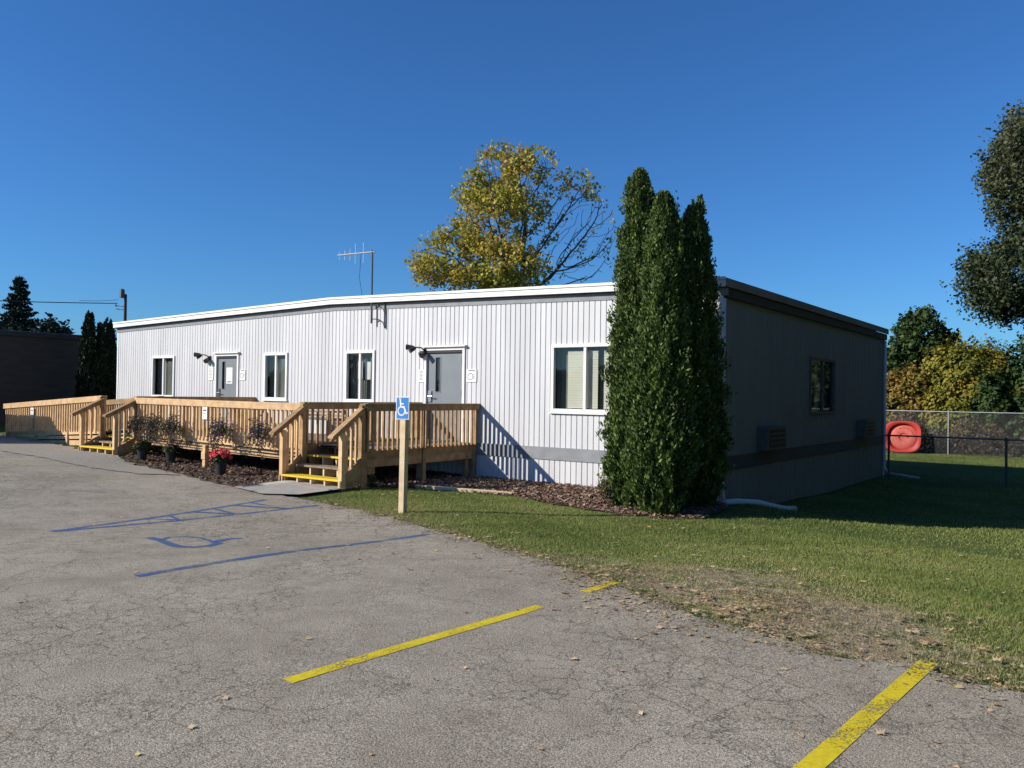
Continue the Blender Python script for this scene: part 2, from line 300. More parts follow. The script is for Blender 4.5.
# painted markings (ribbons on the asphalt)
def ribbon(name,pts,wd,m,off=.032,label=None):
    V=[];Fc=[]
    for (a,b) in zip(pts[:-1],pts[1:]):
        a=np.array(a,float);b=np.array(b,float);d=b-a;l=np.linalg.norm(d);d/=l;nrm=np.array([-d[1],d[0]])*wd/2; k=max(1,int(l/.25)); o=len(V)
        for j in range(k+1):
            p=a+d*l*j/k
            for s in (-1,1):
                q=p+nrm*s; V.append((q[0],q[1],gz(*q)+off))
        for j in range(k): Fc.append((o+2*j+1,o+2*j,o+2*j+2,o+2*j+3))
    return V,Fc
def marking(name,segs,m):
    V=[];Fc=[];off=.028
    for pts,wd in segs:
        v,f=ribbon('',pts,wd,m,off); o=len(V); V+=v; Fc+=[tuple(i+o for i in q) for q in f]; off+=.0006
    return tag(npmesh(name,V,Fc,m),kind='structure')
marking('yellow_parking_line',[([(1.815,-10.70),(1.93,-8.38)],.095),([(1.95,-7.75),(1.96,-7.25)],.095)],'paint_yellow')
marking('yellow_parking_line',[([(4.37,-10.6),(4.43,-9.85),(4.57,-7.93)],.108)],'paint_yellow')
marking('blue_parking_line',[([(-1.24,-9.85),(-1.23,-6.15)],.10)],'paint_blue')
bl=[([(-4.38,-9.1),(-4.78,-7.3),(-5.2,-5.5)],.09),([(-4.36,-9.1),(-4.27,-7.3),(-4.19,-5.3)],.09)]
for t in (.36,.58,.80): bl.append(([(-4.38-.82*t,-9.1+3.6*t),(-4.35+.17*t,-9.1+3.8*(t+.03)+.1)],.09))
for t in (.47,.69,.9): bl.append(([(-4.38-.82*t,-9.1+3.6*t),(-4.35+.17*t,-9.1+3.8*(t-.06))],.06))
marking('blue_access_aisle_marking',bl,'paint_blue')
# wheelchair symbol: strokes in local (u,v)
def arc(cx,cy,r,a0,a1,n=14): return [(cx+r*math.cos(R(a0+(a1-a0)*i/n)),cy+r*math.sin(R(a0+(a1-a0)*i/n))) for i in range(n+1)]
ISA=[([(-.12,.60),(-.08,.16),(.20,.16)],.10),([(-.10,.36),(.14,.36)],.075),(arc(-.02,-.10,.27,118,395),.085),([(.18,.16),(.34,-.26),(.46,-.20)],.095)]
ISAH=arc(-.13,.72,.055,0,360,10)
SYM=[([(-3.24,-8.57),(-2.98,-8.60),(-2.63,-8.70),(-2.37,-8.75),(-2.24,-8.70),(-2.16,-8.60),(-2.21,-8.45),(-2.32,-8.30)],.11),([(-2.95,-8.60),(-3.10,-8.42),(-3.05,-8.28),(-2.85,-8.2),(-2.6,-8.25),(-2.3,-8.33)],.055),([(-2.36,-8.34),(-2.50,-8.15),(-2.54,-8.01),(-2.46,-7.9)],.10)]
marking('wheelchair_symbol_marking',SYM,'paint_blue')
#==SETTING END
# ============================================================ MAIN BUILDING
MT['side_band']=mat('shaded_grey_band',(.075,.078,.08),(.06,.063,.065),rough=.6)  # side stretch of the grey belt, darkened in colour to carry its shade
MT['ac_dark']=mat('brown_grille_and_shaded_frame_metal',(.12,.115,.105),(.10,.095,.09),rough=.5)
W=19.85; DEP=12.19; ZE=2.06; ZRG=2.27
bld=thing('modular_building','long low white ribbed metal building with grey belt band and two grey doors','building',loc=(0,0,0))
def rooftop(x): return ZRG-(ZRG-ZE)*abs(x+W/2)/(W/2)
def siding(length,topf,zbase,openings,pitch,phase=0):
    """returns verts (s,depth,z) + faces of a ribbed sheet with rectangular openings (s0,s1,z0,z1)"""
    S=[];s=phase
    while s<length:
        for ds,dp in ((0,0),(.005,.014),(.017,.014),(.022,0)):
            if 0<s+ds<length: S.append((s+ds,dp))
        s+=pitch
    S+=[(0,0),(length,0)]
    for o in openings:
        for e in o[:2]:
            S=[q for q in S if abs(q[0]-e)>.012]; S.append((e,0))
    S.sort(); m=MB()
    for (a,da),(b,db) in zip(S[:-1],S[1:]):
        mid=(a+b)/2; ta=topf(a);tb=topf(b)
        cuts=sorted([(o[2],o[3]) for o in openings if o[0]<mid<o[1]]); z=zbase
        spans=[]
        for c0,c1 in cuts: spans.append((z,z,c0,c0)); z=c1
        spans.append((z,z,ta,tb))
        for za,zb,zc,zd in spans: m.add([(a,da,za),(b,db,zb),(b,db,zd),(a,da,zc)],[(0,1,2,3)])
    return m
def remap(m,fn): m.v=[fn(*v) for v in m.v]; return m
# openings on the front, X measured from the right corner
ops={'w1':(-17.82,-16.70,-.20,.955),'w2':(-12.50,-11.62,-.20,.955),'w3':(-9.42,-8.48,-.20,.955),'wb':(-3.50,-2.02,-.305,.965),
     'd1':(-14.66,-13.64,-1.03,.985),'d2':(-6.88,-5.76,-1.03,.985)}
fo=[(o[0]+W,o[1]+W,o[2],o[3]) for o in ops.values()]
m=siding(W,lambda s:rooftop(s-W)-.2,-2.5,fo,.125,.03); remap(m,lambda s,d,z:(s-W,d,z)); m.build('front_wall','siding',bld)
so_=[(5.02,6.93,-.33,.90),(1.78,2.30,-1.01,-.56),(9.1,9.65,-1.01,-.54)]
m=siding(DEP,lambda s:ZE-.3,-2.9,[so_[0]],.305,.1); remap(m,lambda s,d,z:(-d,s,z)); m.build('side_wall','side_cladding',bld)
MB().box(-W,-.02,DEP-.05,DEP,-2.9,1.9).build('rear_wall','siding',bld)
MB().box(-W,-W+.05,.03,DEP-.06,-2.5,1.9).build('far_side_wall','siding',bld)
MB().box(-W+.06,-.04,.03,DEP-.06,-1.12,-1.05).build('floor_slab','inside',bld)
MB().box(-W+.06,-.04,1.6,1.65,-1.04,1.29).build('interior_wall','curtain',bld)
MB().box(-W+.06,-.04,.03,2.99,1.3,1.34).build('ceiling_panel','inside',bld)
MB().box(-3.9,-3.86,.1,1.59,-1.04,1.29).build('partition','inside',bld)
# roof: two shallow planes
r=MB()
for x0,x1 in ((-W-.07,-W/2),(-W/2,.08)):
    za,zb=rooftop(x0),rooftop(x1)
    r.hexa([(x0,-.1,za-.06),(x1,-.1,zb-.06),(x1,DEP+.1,zb-.06),(x0,DEP+.1,za-.06),(x0,-.1,za),(x1,-.1,zb),(x1,DEP+.1,zb),(x0,DEP+.1,za)])
r.build('roof','roof',bld)
f=MB();t=MB();dk=MB();cap=MB()
for x0,x1 in ((-W-.075,-W/2),(-W/2,.085)):
    za,zb=rooftop(x0),rooftop(x1)
    def slab(mm,y0,y1,dz0,dz1): mm.hexa([(x0,y0,za+dz0),(x1,y0,zb+dz0),(x1,y1,zb+dz0),(x0,y1,za+dz0),(x0,y0,za+dz1),(x1,y0,zb+dz1),(x1,y1,zb+dz1),(x0,y1,za+dz1)])
    slab(f,-.125,-.103,-.155,-.045); slab(cap,-.145,-.103,-.043,.012)
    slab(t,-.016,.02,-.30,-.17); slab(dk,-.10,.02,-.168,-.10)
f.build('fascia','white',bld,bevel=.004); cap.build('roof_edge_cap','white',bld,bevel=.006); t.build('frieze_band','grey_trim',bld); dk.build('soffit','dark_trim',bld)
# eave along the right side
MB().box(.075,.11,-.10,DEP+.06,ZE-.16,ZE-.012).build('eave_fascia',mat('weathered_shaded_eave_metal',(.26,.22,.18),(.18,.16,.14),rough=.6,scale=6,stretch=(1,.3,1)),bld,bevel=.005)  # weathered white metal, with the eave's shade also mixed into the brown
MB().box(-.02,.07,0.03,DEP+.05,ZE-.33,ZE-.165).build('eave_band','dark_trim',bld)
# grey belt board, front in two pieces around nothing, side piece
MB().box(-W,.018,-.02,-.001,-1.28,-1.034).build('belt_band','grey_trim',bld)
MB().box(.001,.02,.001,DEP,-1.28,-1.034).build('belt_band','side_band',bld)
MB().box(-.075,.012,-.014,-.002,-1.033,ZE-.31).build('corner_trim','white',bld)
MB().box(-.075,.012,-.014,-.002,-2.3,-1.281).build('corner_trim','white',bld)
MB().box(-W-.012,-W+.06,-.014,-.002,-1.033,ZE-.31).build('corner_trim','white',bld)
MB().box(.002,.03,DEP-.06,DEP+.01,-2.5,ZE-.335).build('corner_trim','white',bld)
ds=MB(); ds.tube([(.04,-.05,1.7),(.04,-.05,-1.55),(.1,-.12,-1.76)],.032,8); ds.build('downspout','white',bld,smooth=True)
ds=MB(); ds.tube([(.06,DEP-.12,1.7),(.06,DEP-.12,-1.95),(.2,DEP-.3,-2.1),(1.1,DEP-.9,-2.13)],.035,8); ds.build('downspout','white',bld,smooth=True)
def window(o,side=False,blinds=()):
    x0,x1,z0,z1=o; fw=.055
    mk=(lambda a:(lambda x,y,z:(-y,x,z))) (0) if side else (lambda x,y,z:(x,y,z))
    fr=MB(); 
    fr.box(x0-.03,x0+fw-.02,-.035,.05,z0-.03,z1+.03); fr.box(x1-fw+.02,x1+.03,-.035,.05,z0-.03,z1+.03)
    fr.box(x0+fw-.02,x1-fw+.02,-.035,.05,z1-fw+.02,z1+.03); fr.box(x0+fw-.02,x1-fw+.02,-.035,.05,z0-.03,z0+fw-.02)
    xm=(x0+x1)/2; fr.box(xm-.03,xm+.03,-.02,.045,z0+fw-.02,z1-fw+.02)
    F_=remap(fr,mk).build('window','white' if not side else 'ac_dark',bld,bevel=.004)  # side frame dark in place of white, wall shade in its colour
    for a,b,y in ((x0+fw-.02,xm-.03,.012),(xm+.03,x1-fw+.02,.028)):
        q=MB().add([(a,y,z0+fw-.02),(b,y,z0+fw-.02),(b,y,z1-fw+.02),(a,y,z1-fw+.02)],[(0,1,2,3)]); remap(q,mk).build('pane','glass',F_)
    for a,b,kind in blinds:
        a=x0+(x1-x0)*a;b=x0+(x1-x0)*b; q=MB()
        if kind=='blind':
            z=z0+.05
            while z<z1-.14: q.add([(a,.080,z),(b,.080,z),(b,.088,z+.053),(a,.088,z+.053)],[(0,1,2,3)]); z+=.05
            q.box(a,b,.08,.12,z1-.14,z1-.10)
        else:
            n=10
            for i in range(n):
                xa=a+(b-a)*i/n;xb=a+(b-a)*(i+1)/n; ya=.065+.02*(i%2);yb=.065+.02*((i+1)%2); q.add([(xa,ya,z0+.02),(xb,yb,z0+.02),(xb,yb,z1-.13),(xa,ya,z1-.13)],[(0,1,2,3)])
        remap(q,mk).build('blind' if kind=='blind' else 'curtain','blind' if kind=='blind' else 'curtain',F_)
    q=MB(); n=24
    for i in range(n):
        xa=x0+(x1-x0)*i/n; xb=x0+(x1-x0)*(i+1)/n; q.add([(xa,.15+.025*(i%2),z0+.01),(xb,.15+.025*((i+1)%2),z0+.01),(xb,.15+.025*((i+1)%2),z1-.01),(xa,.15+.025*(i%2),z1-.01)],[(0,1,2,3)])
    remap(q,mk).build('lining_curtain','grey_curtain',F_)
    if not side:
        MB().box(x0-.05,x1+.05,-.05,-.001,z0-.06,z0-.031).build('sill','white',F_)
    return F_
window(ops['w1'],blinds=((.40,.49,'blind'),(.60,.82,'curtain'))); window(ops['w2'],blinds=((.58,.85,'curtain'),))
w3=window(ops['w3'],blinds=((.80,.93,'curtain'),)); 
for a,b,c,d in ((-9.12,-8.97,.32,.74),(-8.88,-8.7,.30,.72),(-8.62,-8.53,.34,.74)): MB().box(a,b,.10,.103,c,d).build('paper_sheet','paper',w3)
window(ops['wb'],blinds=((.20,.66,'blind'),(.75,.985,'blind')))
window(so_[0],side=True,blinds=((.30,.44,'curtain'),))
def door(o,notice):
    x0,x1,z0,z1=o
    fr=MB(); fr.box(x0-.02,x0+.045,-.03,.10,z0,z1-.05); fr.box(x1-.045,x1+.02,-.03,.10,z0,z1-.05); fr.box(x0-.02,x1+.02,-.03,.10,z1-.049,z1+.02)
    D=fr.build('door','white' ,bld,bevel=.004)
    lx0,lx1=x0+.047,x1-.047; lw=lx1-lx0
    a,b=lx0+lw*.235,lx0+lw*.36; c,d=z1-.95,z1-.2
    lf=MB(); lf.box(lx0,a,.02,.065,z0+.01,z1-.052); lf.box(b,lx1,.02,.065,z0+.01,z1-.052); lf.box(a,b,.02,.065,z0+.01,c); lf.box(a,b,.02,.065,d,z1-.052)
    lf.build('door_leaf','door',D)
    fr=MB(); e=.02
    fr.box(a-e,a,.012,.03,c-e,d+e);fr.box(b,b+e,.012,.03,c-e,d+e);fr.box(a,b,.012,.03,d,d+e);fr.box(a,b,.012,.03,c-e,c); fr.build('vision_frame','door',D)
    MB().add([(a,.03,c),(b,.03,c),(b,.03,d),(a,.03,d)],[(0,1,2,3)]).build('vision_pane','glass',D); MB().box(a,b,.06,.064,c,d).build('vision_backing','black',D)
    MB().box(x0-.05,x1+.06,-.085,-.001,z1+.021,z1+.055).build('drip_cap','white',D)
    MB().box(x0+.05,x1-.05,-.02,.019,z1-.10,z1-.053).build('head_gasket','black',D)
    for z in (z1-.28,z0+1.02,z0+.25): MB().box(lx1-.03,lx1+.02,-.005,.018,z-.08,z+.08).build('hinge','black',D)
    h=MB(); hx=lx0+.09; h.box(hx-.045,hx+.045,-.005,.019,z0+.84,z0+1.08); h.tube([(hx,.0,z0+.96),(hx,-.06,z0+.96),(hx+.12,-.062,z0+.96)],.012,8); h.build('handle','chrome',D)
    return D
door(ops['d1'],1); door(ops['d2'],0)
# security lights: three small heads on a stem
def seclight(x,z):
    S=MB(); S.box(x+.10,x+.2,-.03,-.001,z-.10,z+.02); S.tube([(x+.15,-.03,z-.02),(x+.12,-.12,z+.04),(x-.05,-.16,z+.05)],.016,6)
    o=S.build('security_light','bronze',bld,smooth=False)
    for a,b in (((x-.06,-.15,z+.05),(x-.21,-.25,z+.055)),((x-.02,-.15,z+.04),(x-.09,-.27,z-.03)),((x+.15,-.04,z-.06),(x+.2,-.18,z-.14))):
        a=Vector(a);b=Vector(b); h=MB(); h.tube([a,a.lerp(b,.35),b],[.03,.05,.065],10); h.build('lamp_head','bronze',o,smooth=False)
seclight(-15.1,.93); seclight(-7.03,.96)
def acunit(y0,y1,z0,z1):
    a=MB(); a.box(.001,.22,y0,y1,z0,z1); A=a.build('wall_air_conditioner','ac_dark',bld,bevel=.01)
    MB().box(.221,.224,y0+.08,y1-.04,z0+.04,z1-.04).build('coil_recess','black',A)
    q=MB(); 
    for i in range(5): z=z0+.04+(z1-z0-.08)*i/4; q.box(.226,.242,y0+.06,y1-.03,z-.012,z+.012)
    q.box(.2255,.24,(y0+y1)/2+.00,(y0+y1)/2+.03,z0+.04,z1-.04)
    q.build('louvre_grille','ac_dark',A)
acunit(1.72,2.75,-1.0,-.55); acunit(9.05,10.2,-1.0,-.54)
# meter / notice things on the front
def notice(name,x0,x1,z0,z1,label,y=-.012,kind=0):
    t=thing(name,label,'notice',loc=((x0+x1)/2,y,z0)); w_=(x1-x0)/2;h=z1-z0
    MB().box(-w_,w_,-.006,0,0,h).build('sheet','paper',t)
    q=MB()
    if kind==0:
        for i in range(7): q.box(-w_*.75,w_*(.75-.2*(i%3)),-.0085,-.0065,h*(.86-.11*i)-.006,h*(.86-.11*i)+.004)
    elif kind==1:
        q.box(-w_*.7,w_*.7,-.0085,-.0065,h*.08,h*.15)
        for i in range(4): q.box(-w_*.6,w_*(.6-.2*(i%2)),-.0085,-.0065,h*(.8-.13*i)-.005,h*(.8-.13*i)+.003)
    else:
        q.box(-w_*.7,w_*.7,-.0085,-.0065,h*.86,h*.93)
        c=[(-w_*.25+.07*math.cos(R(a)),h*.42+.07*math.sin(R(a))) for a in range(0,361,30)]
        for (a,b),(c2,d2) in zip(c[:-1],c[1:]): q.bar((a,-.0075,b),(c2,-.0075,d2),.002,.012,up=(0,0,1) if abs(c2-a)>abs(d2-b) else (1,0,0))
        q.build('symbol','ink',t); q=MB()
        for i in range(3): q.box(w_*.2,w_*.75,-.0085,-.0065,h*(.3+.13*i)-.005,h*(.3+.13*i)+.004)
    q.build('printing','ink' ,t)
notice('notice',-15.0,-14.76,.28,.64,'white paper notice on the siding left of the far grey door',kind=0)
notice('notice',-13.56,-13.32,.28,.56,'white no smoking notice on the siding right of the far grey door',kind=2)
notice('notice',-14.20,-13.93,.18,.62,'white paper notice taped to the far grey door',y=.019,kind=1)
notice('notice',-7.06,-6.91,.24,.52,'pale green notice on the siding left of the near grey door',kind=0)
notice('notice',-5.68,-5.42,.25,.52,'white no smoking notice on the siding right of the near grey door',kind=2)
# antenna
an=thing('roof_antenna','thin metal television antenna on a mast bracketed to the front wall','antenna',loc=(-8.50,-.10,1.6))
q=MB(); q.tube([(0,0,0),(0,0,1.70)],.022,8); q.build('mast','steel_dark',an)
q=MB(); q.tube([(.08,0,1.66),(-1.16,-.02,1.68)],.018,6); q.build('boom','galv',an)
for i,x in enumerate((-1.12,-.93,-.75,-.57,-.30)):
    h=(.10,.12,.14,.24,.24)[i]; q=MB(); q.tube([(x,0,1.67-h),(x,0,1.67+h)],.006,5); q.build('element','galv',an)
q=MB(); q.tube([(-.38,.0,1.66),(-.42,.0,1.1),(-.36,.02,.75),(-.38,.1,.55)],.005,5); q.build('cable','hose',an)
q=MB(); q.tube([(.36,.07,-.12),(.36,.07,.48)],.02,6); 
for z in (.10,.42): q.tube([(0,0,z),(.15,.05,z+.0),(.28,.1,z-.08),(.36,.07,z-.2)],.014,6)
q.build('bracket','steel_dark',an)
# ============================================================ DECK
deck=thing('wooden_deck','long pressure treated pine deck and ramp with railings along the white building','deck',loc=(0,0,0))
YF=-3.25; ZF=-1.035
# decking boards
q=MB()
def boards(q,x0,x1,y0,y1,z0f,along='x'):
    y=y0
    while y<y1-.02:
        q.hexa([(x0,y,z0f(x0)-.035),(x1,y,z0f(x1)-.035),(x1,min(y+.135,y1),z0f(x1)-.035),(x0,min(y+.135,y1),z0f(x0)-.035),(x0,y,z0f(x0)),(x1,y,z0f(x1)),(x1,min(y+.135,y1),z0f(x1)),(x0,min(y+.135,y1),z0f(x0))]); y+=.141
boards(q,-14.5,-12.98,-2.9,-.02,lambda x:ZF); boards(q,-12.9,-7.12,YF+.05,-.02,lambda x:ZF); boards(q,-7.04,-5.44,-2.9,-.02,lambda x:ZF)
q.build('deck_floor','wood_grey',deck)
ramp=lambda x: ZF+(x+14.5)*.078*1.0 if x<-14.5 else ZF   # falls to the left
q=MB(); boards(q,-19.75,-14.55,YF+.05,-1.75,ramp); q.build('ramp_floor','wood_grey',deck)
def railing(p0,p1,z0,z1,b0,b1,nrm,m='wood',side=.05,posts=(0,1),parent=deck,gap=.13,pbot=-1.9,midshort=False,sidedrop=.10,name='railing'):
    """cap board + side board + balusters between plan points; z = rail top, b = baluster bottoms"""
    p0=Vector((*p0,0));p1=Vector((*p1,0));d=(p1-p0);Ln=d.length;d.normalize();n_=Vector((*nrm,0))
    P=lambda t,off,z: tuple(p0+d*t+n_*off+Vector((0,0,z)))
    zt=lambda t:z0+(z1-z0)*t/Ln; zb=lambda t:b0+(b1-b0)*t/Ln
    def board(a,b,o0,o1,za0,za1,zb0,zb1):
        return [P(a,o0,za0),P(b,o0,zb0),P(b,o1,zb0),P(a,o1,za0),P(a,o0,za1),P(b,o0,zb1),P(b,o1,zb1),P(a,o1,za1)]
    h=MB(); 
    h.hexa(board(-.05,Ln+.05,-.085,.065,zt(0)-.036,zt(0),zt(Ln)-.036,zt(Ln)))
    h.hexa(board(-.02,Ln+.02,.042,.078 ,zt(0)-.037-sidedrop,zt(0)-.0365,zt(Ln)-.037-sidedrop,zt(Ln)-.0365))
    H=h.build('handrail',m,parent,bevel=.004)
    k=max(2,round(Ln/gap)); q=MB()
    for i in range(k):
        t=Ln*(i+.5)/k; s=.019
        q.hexa(board(t-s,t+s,.002,.040,zb(t),zt(t)-.0375,zb(t),zt(t)-.0375))
    q.build('baluster_panel',m,parent)
    for t in posts:
        pb=pbot if t in (0,1) or not midshort else -1.2
        t=t*Ln; tt=min(max(t,.045),Ln-.045); q=MB(); q.hexa(board(tt-.045,tt+.045,-.092,-.002,pb,zt(tt)-.037,pb,zt(tt)-.037)); q.build('post',m,parent,bevel=.004)
def rim(p0,p1,nrm,zs,m='wood',off=.0,th=.038):
    """stack of boards: zs = list of (top0,top1,bot0,bot1)"""
    p0=Vector((*p0,0));p1=Vector((*p1,0));n_=Vector((*nrm,0)); up=Vector((0,0,1))
    for i,(a,b,c,d) in enumerate(zs):
        o=off-(i*.006)
        q=MB(); A=p0+n_*(o-th);B=p1+n_*(o-th);C_=p1+n_*o;D_=p0+n_*o
        q.hexa([A+up*c,B+up*d,C_+up*d,D_+up*c,A+up*a,B+up*b,C_+up*b,D_+up*a]); q.build('rim_board',m,deck,bevel=.003)
# front section between the two stairs
railing((-12.9,YF),(-7.06,YF),-.20,-.235,-1.0,-1.10,(0,-1),m='wood_lit',posts=(0,.33,.63,1),midshort=True)
rim((-12.95,YF+.03),(-7.1,YF+.03),(0,-1),[(-.96,-1.05,-1.09,-1.175),(-1.125,-1.20,-1.27,-1.345)],m='wood_lit')
q=MB(); q.tube([(-12.6,YF-.06,-1.10),(-11,YF-.07,-1.13),(-9,YF-.06,-1.165),(-7.2,YF-.06,-1.20)],.013,6); q.tube([(-12.6,YF-.06,-1.15),(-10,YF-.08,-1.20),(-7.2,YF-.06,-1.26)],.010,6)
q.build('drip_hose','hose',deck,smooth=True)
# right end and the two landing railings at right angles to the wall
railing((-5.38,YF),(-5.38,-.03),-.205,-.205,-1.06,-1.06,(1,0),m='wood',posts=(0,.5,1))
rim((-5.40,YF),(-5.40,-.02),(1,0),[(-1.045,-1.045,-1.20,-1.20),(-1.202,-1.202,-1.36,-1.36)])
railing((-7.03,YF),(-7.03,-.03),-.205,-.205,-1.0,-1.0,(1,0),m='wood',posts=(0,.55,1))
rim((-7.05,YF),(-7.05,-.02),(1,0),[(-.99,-.99,-1.14,-1.14),(-1.142,-1.142,-1.30,-1.30)])
railing((-12.93,YF),(-12.93,-.03),-.17,-.17,-1.0,-1.0,(1,0),m='wood',posts=(0,.55,1))
rim((-12.95,YF),(-12.95,-.02),(1,0),[(-.99,-.99,-1.14,-1.14),(-1.142,-1.142,-1.30,-1.30)])
# ramp falling to the left
railing((-19.72,YF),(-14.48,YF),-.47,-.17,-1.26,-1.0,(0,-1),m='wood_lit',posts=(0,.33,.66,1),gap=.125)
railing((-19.72,-1.75),(-14.48,-1.75),-.47,-.17,-1.26,-1.0,(0,-1),m='wood',posts=(0,.5,1),gap=.125)
rim((-19.72,YF+.03),(-14.45,YF+.03),(0,-1),[(-1.24,-.98,-1.38,-1.10),(-1.40,-1.14,-1.48,-1.22),(-1.50,-1.26,-1.60,-1.40)],m='wood_lit')
# joists and posts below
q=MB()
for x in (-12.0,-11,-10,-9,-8): q.box(x,x+.04,YF+.06,-.05,-1.26,-1.075)
for x in (-6.6,-6.1,-5.7): q.box(x,x+.04,-2.86,-.05,-1.26,-1.075)
q.build('floor_joists','wood_grey',deck)
q=MB(); q.box(-10.10,-10.0,YF-.14,YF-.045,-1.75,-1.165); q.build('post','wood_lit',deck,bevel=.004)
q=MB(); q.box(-10.115,-9.985,YF-.155,YF-.142,-1.46,-1.3); q.build('post_block','wood_lit',deck)
for x,y in ((-5.5,-1.65),(-11,-1.6),(-5.5,-.25),(-7.2,-.3)): MB().box(x-.045,x+.045,y-.045,y+.045,-1.95,-1.07).build('post','wood',deck)
# stairs
def stairs(x0,x1,tag_,gzb):
    """three treads rising from the ground at y=-3.75 to the landing at -2.9"""
    S=bpy.data.objects.new('staircase',None); COL.objects.link(S); S.parent=deck; S.empty_display_size=.1
    zt=[gzb+.19,gzb+.19+(ZF-gzb-.19)/3,gzb+.19+2*(ZF-gzb-.19)/3,ZF+.002]; ys=[-3.80,-3.50,-3.20,-2.90]
    for i,(z,y) in enumerate(zip(zt,ys)):
        MB().box(x0+.04,x1-.04,y,y+.285 if i<3 else y+.12,z-.036,z).build('tread','yellow_paint' if i in (0,) else 'wood_grey',S,bevel=.004)
        if i==2: MB().box(x0+.04,x1-.04,y-.016,y-.001,z-.032,z+.003).build('nosing','yellow_paint',S)
    # notched stringers (the inner ones read as short uprights below the treads)
    for k in range(5):
        x=x0+.06+(x1-x0-.12)*k/4; q=MB()
        for i in range(3):
            q.box(x-.019,x+.019,ys[i]+.03,ys[i]+.33 if i<2 else ys[i]+.28,(gzb-.06) if i==0 else zt[i-1]-.02-(.1 if i==2 else 0),zt[i]-.037)
        q.build('stringer','post_pale' if 0<k<4 else 'wood',S)
    for x,nn in ((x0,-1),(x1,1)):
        q=MB(); xs=x+nn*.02; a,b=min(x,xs+nn*.018),max(x,xs+nn*.018)
        q.hexa([(a,-3.82,gzb-.03),(b,-3.82,gzb-.03),(b,-3.2,gzb-.03+.15),(a,-3.2,gzb+.12),(a,-3.82,gzb+.16),(b,-3.82,gzb+.16),(b,-3.2,ZF-.02),(a,-3.2,ZF-.02)])
        q.build('side_stringer','wood',S)
        # newel post and sloping handrail
        MB().box(x-.045,x+.045,-3.80,-3.71,gzb-.1,gzb+1.0).build('newel_post','wood_lit',S,bevel=.004)
        MB().box(x-.045,x+.045,YF-.09,YF-.0,gzb-.1,-.243).build('newel_post','wood',S,bevel=.004)
        q=MB(); za=-.20;zb_=gzb+1.02
        q.hexa([(x-.07,-4.03,zb_-.10),(x+.07,-4.03,zb_-.10),(x+.07,YF+.05,za-.036),(x-.07,YF+.05,za-.036),(x-.07,-4.03,zb_-.064),(x+.07,-4.03,zb_-.064),(x+.07,YF+.05,za+.002),(x-.07,YF+.05,za+.002)])
        for sx in (-.055,.02): q.hexa([(x+sx,-3.97,zb_-.13),(x+sx+.035,-3.97,zb_-.13),(x+sx+.035,YF,za-.14),(x+sx,YF,za-.14),(x+sx,-3.97,zb_-.06),(x+sx+.035,-3.97,zb_-.06),(x+sx+.035,YF,za-.04),(x+sx,YF,za-.04)])
        q.build('stair_handrail','wood_grey' if 0 else 'wood',S,bevel=.003)
        q=MB()
        for y in (-3.65,-3.54,-3.43,-3.32):
            tt=(y+3.97)/(3.97+YF); q.box(x-.019,x+.019,y-.019,y+.019,gzb+.10+(y+3.8)*1.0,zb_-.13+(za-.14-zb_+.13)*tt+.03)
        q.build('baluster_panel','wood_lit',S)
    return S
stairs(-7.0,-5.40,'r',-1.725); stairs(-14.44,-12.93,'l',-1.555)
# notices on the deck rail
def railtag(x,z0,label,zr):
    t=thing('rail_sign',label,'sign',loc=(x,YF-.085,z0)); MB().box(-.085,.085,-.004,0,0,.26).build('plate','paper',t)
    q=MB(); q.box(-.05,.05,-.0065,-.0045,.17,.205); q.box(-.05,.02,-.0065,-.0045,.11,.125); q.build('printing','ink',t)
    MB().box(.04,.13,-.0+.002,.045,-.55,.22).build('backing_slat','wood_lit',t) if 0 else None
railtag(-10.12,-.62,'small white sign on the middle of the long front railing',0)
railtag(-17.97,-.80,'small white sign on the low end of the ramp railing',0)
# bench on the deck
be=thing('slatted_bench','slatted wooden bench on the deck against the wall below the third window','bench',loc=(-9.7,-.45,ZF))
for i in range(5): pass
q=MB()
for i in range(4): q.box(-.75,.75,-.45+.11*i,-.36+.11*i,.40,.43)
q.build('seat','wood_grey',be)
q=MB()
for i in range(4): q.box(-.75,.75,.02,.045,.36+.085*i,.42+.085*i)
q.build('backrest','wood_grey',be)
for x in (-.72,.66):
    q=MB(); q.box(x,x+.06,-.45,-.39,0,.40); q.build('leg','wood_grey',be); q=MB(); q.box(x,x+.06,.046,.10,0,.70); q.build('leg','wood_grey',be)
    q=MB(); q.box(x,x+.06,-.44,.045,.56,.60); q.box(x,x+.06,-.44,-.39,.43,.56); q.build('armrest','wood_grey',be)
